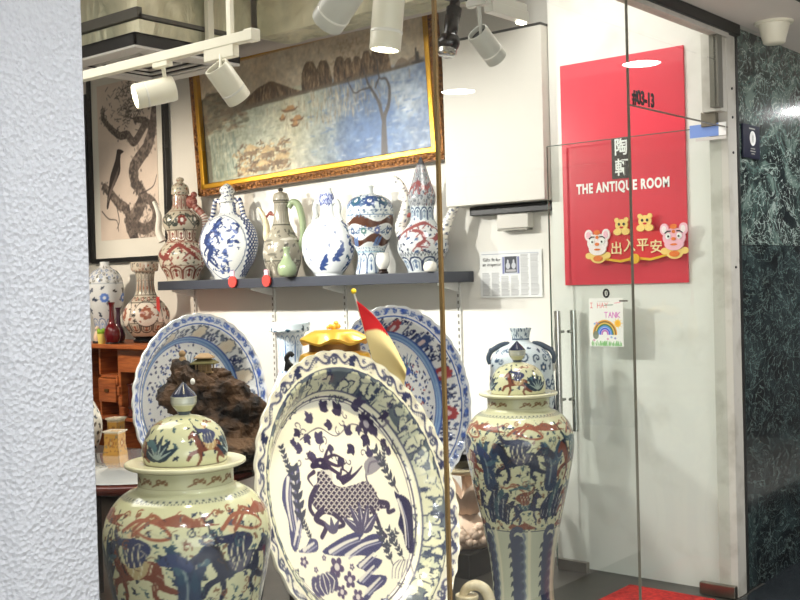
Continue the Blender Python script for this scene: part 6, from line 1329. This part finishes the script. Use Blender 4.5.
def gu():
    x, y = -4.05, 3.97; s = 5.64 / 1080; vb = MB().lathe([(.12, 0), (.125, .01), (.10, .03), (.10, .14), (.125, .16), (.12, .17)], 40).build('vase_stand', 'dark_wood', None, loc=(x, y, .46)); tag(vb, 'round dark wooden stand under the pale blue flared vase', 'stand'); t = empty('flared_vase', (x, y, .63), vrot(x, y), 'pale blue flared-mouth vase between the blue plate and the golden vessel', 'vase'); z = lambda py: (446 - py) * s
    def p(c, A):
        rg = np.random.default_rng(22); w = c.w; BL = (86, 116, 160); c.rect(0, A(z(328)), w, A(z(321.5)), (206, 222, 228)); scatter(c, 0, w, A(z(330)), A(z(324)), .02, [(50, 74, 90), (70, 96, 120)], rg, 1.2); c.band(A(z(331)), .012, (196, 216, 226)); lappets(c, A(z(360)), A(z(334)), 16, BL, (120, 150, 180)); scatter(c, 0, w, A(z(425)), A(z(364)), .026, [BL, (70, 84, 130), (150, 90, 110)], rg, .9)
    painted_lathe('body', PX([(446, 15), (440, 16), (425, 22), (410, 25), (396, 23), (384, 17), (372, 13), (360, 12), (346, 12.5), (336, 14), (332, 15.5), (330, 20), (326, 20.5), (322, 20.4), (321.6, 18), (326, 16)], 446, s), p, (222, 230, 234), 120, 120, 430, t)
gu()
pe = empty('display_pedestal', (-3.05, 3.20, 0), 0, 'dark square pedestal carrying the golden vessel behind the front plate', 'pedestal')
MB().box(-.13, .21, -.17, .20, .98, 1.01).build('top', 'dark_wood', pe, smooth=False, bevel=.004); MB().box(-.12, .12, -.14, .14, .0, .98).build('column', 'dark_wood', pe, smooth=False, bevel=.004)
dg = empty('golden_vessel', (-3.00, 3.192, 1.01), facing(-3.00, 3.192), 'yellow golden lidded vessel with wavy lid and knob peeping over the front plate', 'vessel')
def wavy(pr_, n, amp, name, m):
    b = MB(); K = len(pr_); vs = []; N = 96
    for r, z, w in pr_:
        for k in range(N):
            a = 2 * PI * k / N; rr_ = r * (1 + amp * w * math.cos(n * a)); vs.append((rr_ * math.cos(a) * .72, rr_ * math.sin(a), z + .010 * w * math.cos(n * a)))
    fs = [(i * N + k, i * N + (k + 1) % N, (i + 1) * N + (k + 1) % N, (i + 1) * N + k) for i in range(K - 1) for k in range(N)] + [tuple(range(N - 1, -1, -1)), tuple((K - 1) * N + k for k in range(N))]
    return b.add(vs, fs).build(name, m, dg)
wavy([(.09, .0, 0), (.12, .03, 0), (.146, .09, 0), (.152, .14, .2), (.145, .178, .4), (.115, .186, .2), (.108, .192, 0)], 6, .04, 'body', 'brass')
wavy([(.104, .192, 0), (.104, .222, 0), (.1, .224, 0)], 6, 0, 'neck', 'brass_dark')
wavy([(.105, .222, 0), (.138, .226, 1), (.143, .236, 1), (.13, .246, .8), (.105, .266, .3), (.085, .276, .1), (.02, .280, 0), (.001, .281, 0)], 6, .09, 'lid', 'brass')
b = MB(); 
for p, r in (((0, .0, .29), .014), ((0, .016, .292), .010), ((0, -.016, .292), .010), ((0, .008, .305), .010), ((0, -.026, .288), .007)): b.ball(p, r, 8)
b.build('knob', 'brass', dg)
b = MB().tube(spline([(.02, -.11, .10), (.03, -.165, .13), (.03, -.195, .165), (.03, -.18, .19), (.03, -.168, .178)], 6), [.008, .010, .010, .008], 8); b.tube([(.03, -.19, .165), (.03, -.195, .12)], [.009, .012], 8); b.build('handle', 'black', dg)
fl = empty('small_flag', (-2.88, 3.345, 1.01), 0, 'small red and white flag, its white tinted by warm light, on a slim pole with a yellow tip', 'flag')
FS = .00389; top = Vector((-2.835, 3.133, 1.437)) - Vector((-2.88, 3.345, 1.01)); R_ = AXR; base_ = Vector((.0, .0, .02))
MB().tube([base_, top], [.0046, .0042], 10).build('pole', 'white_glaze', fl)
MB().ball(top + Vector((0, 0, .006)), .011, 10).build('finial', 'yellow_tip', fl); MB().lathe([(.03, 0), (.032, .006), (.02, .02), (.006, .024)], 24).build('foot', 'black', fl)
def curve(pts, n): P = np.array(spline(pts, 12)); t = np.linspace(0, len(P) - 1, n); return np.c_[np.interp(t, range(len(P)), P[:, 0]), np.interp(t, range(len(P)), P[:, 1])]
nu, nv = 24, 36
hi = curve([(2.5, 8), (12, 16), (24, 29), (38, 52), (51, 80)], nv + 1); lo = curve([(16, 68), (26, 79), (36, 89), (45, 97), (48, 98)], nv + 1)
vs = []
for j in range(nv + 1):
    for i in range(nu + 1):
        q = hi[j] + (lo[j] - hi[j]) * i / nu; v = j / nv; vs.append(top + AXR * (q[0] * FS) + Vector((0, 0, -q[1] * FS)) + AXD * (.001 * q[1] + .02 * v * math.sin(i / nu * 7 + v * 3)))
fs = [(j * (nu + 1) + i, j * (nu + 1) + i + 1, (j + 1) * (nu + 1) + i + 1, (j + 1) * (nu + 1) + i) for j in range(nv) for i in range(nu)]
mb = MB(); mb.add(vs, fs); mb.m = [0 if (k % nu) < nu * .52 * (1 - 1.5 * (k // nu) / nv) else 1 for k in range(len(fs))]
o = mb.build('cloth', ['flag_red', 'flag_warm_white'], fl); sd = o.modifiers.new('solid', 'SOLIDIFY'); sd.thickness = .0015
# ------------------------------------------------------------------ behind and below the right jar
pq = empty('display_pedestal', (-2.92, 4.432, 0), 0, 'slim dark pedestal hidden behind the right temple jar', 'pedestal')
MB().box(-.09, .09, -.08, .08, 0, .66).build('column', 'dark_wood', pq, smooth=False, bevel=.004); MB().box(-.11, .11, -.10, .10, .66, .69).build('top', 'dark_wood', pq, smooth=False, bevel=.004)
def flask3():
    x, y = -2.92, 4.432; s = 5.40 / 1080; t = empty('moon_flask', (x, y, .69), vrot(x, y), 'pale blue moon flask with dragon ears behind the right temple jar', 'flask'); z = lambda py: (436 - py) * s
    def p(c, A):
        rg = np.random.default_rng(26); w = c.w; BL = (62, 84, 112)
        scatter(c, 0, w, A(z(428)), A(z(344)), .026, [BL, (84, 104, 128), (54, 72, 96)], rg, 1.15, ('spiral', 'spiral', 'squig', 'flower')); c.band(A(z(342)), .010, (196, 210, 214)); scatter(c, 0, w, A(z(336)), A(z(328)), .018, [BL], rg, 1.2); c.band(A(z(338)), .006, BL)
    painted_lathe('body', PX([(436, 16), (432, 18), (420, 26), (405, 30.5), (390, 31.5), (372, 31), (358, 29.5), (351, 26), (346, 20), (343, 13.5), (340, 9), (336, 8.6), (331, 9.6), (328, 10.5), (327, 10.2), (328, 8)], 436, s), p, (204, 216, 220), 150, 130, 430, t, sx=.55)
    for sg in (-1, 1):
        b = MB().tube(spline([(0, sg * 12 * s, z(342.5)), (0, sg * 18 * s, z(343)), (0, sg * 25 * s, z(346.5)), (0, sg * 29.5 * s, z(350)), (0, sg * 32 * s, z(356)), (0, sg * 30.5 * s, z(362))], 6), [.010, .013, .013, .012, .010], 10)
        for k in range(7): b.ball((0, sg * (13 + 2.7 * k) * s, z(342.5 + 1.2 * max(k - 1, 0))), .013, 6)
        b.build('dragon_ear', 'slate_glaze', t)
flask3()
sb = empty('plinth', (-3.30, 4.42, 0), 0, 'low black plinth on the floor under the carved stone lantern', 'plinth'); MB().box(-.20, .16, -.16, .16, 0, .125).build('block', 'black', sb, smooth=False, bevel=.004)
sl = empty('stone_carving', (-3.26, 4.42, .130), facing(-3.26, 4.42), 'cream carved stone lotus sculpture with a dish, on a black plinth between plate and jar', 'sculpture')
b = MB(); b.lathe(spline([(.11, 0), (.13, .02), (.135, .06), (.12, .10), (.07, .13), (.05, .16)], 5), 40)
rr = random.Random(12)
for k in range(70):
    a = rr.random() * 6.28; zz = rr.uniform(.015, .11); r = .135 * (1 - max(0, zz - .06) * 4); b.ball((r * math.cos(a), r * math.sin(a), zz), rr.uniform(.016, .026), 6)
b.build('curled_base', 'stone_cream', sl)
b = MB()
for k in range(7):
    a = 2 * PI * k / 7 + .2; d = Vector((math.cos(a), math.sin(a), 0)); n_ = Vector((-math.sin(a), math.cos(a), 0)); pts = [(.03, .17, .02), (.07, .20, .05), (.11, .25, .055), (.14, .31, .03), (.15, .335, .005)]; vs = []
    for r, z_, w_ in pts: vs += [d * r + n_ * w_ + Vector((0, 0, z_)), d * (r + .01) + Vector((0, 0, z_ - .012)), d * r - n_ * w_ + Vector((0, 0, z_))]
    vs2 = [v + Vector((0, 0, -.008)) for v in vs]; q = len(vs); f_ = [(3 * i + j, 3 * i + j + 1, 3 * i + j + 4, 3 * i + j + 3) for i in range(4) for j in range(2)]
    b.add(vs + vs2, f_ + [tuple(x + q for x in ff[::-1]) for ff in f_])
b.build('petals', 'stone_cream', sl); MB().lathe(spline([(.05, .15), (.03, .2), (.026, .3), (.03, .36)], 5), 24).build('stem', 'stone_cream', sl)
MB().lathe(spline([(.03, .355), (.09, .365), (.12, .38), (.125, .392), (.115, .395), (.03, .39)], 5), 40).build('dish', 'cream_glaze', sl)
t = empty('black_bowl', (-3.26, 4.42, .525), 0, 'black bowl resting on the dish of the cream stone carving', 'bowl')
MB().lathe(spline([(.05, 0), (.07, .005), (.10, .04), (.115, .075), (.112, .078), (.09, .05), (.05, .02)], 5), 40).build('body', 'black_gloss', t)
cp = empty('cream_pot', (-2.56, 3.45, 0), facing(-2.56, 3.45), 'cream ceramic pot with a thick arched handle low between plate and right jar', 'pot')
MB().lathe(spline([(.055, 0), (.06, .01), (.066, .08), (.06, .15), (.045, .19), (.042, .2), (.046, .205), (.046, .22), (.036, .22)], 5), 40).build('body', 'cream_glaze', cp)
MB().tube(spline([(0, -.015, .215), (0, .0, .245), (0, .035, .258), (0, .072, .24), (0, .092, .19), (0, .09, .12), (0, .06, .09)], 6), [.016, .021, .023, .023, .021], 14).build('handle', 'cream_glaze', cp)
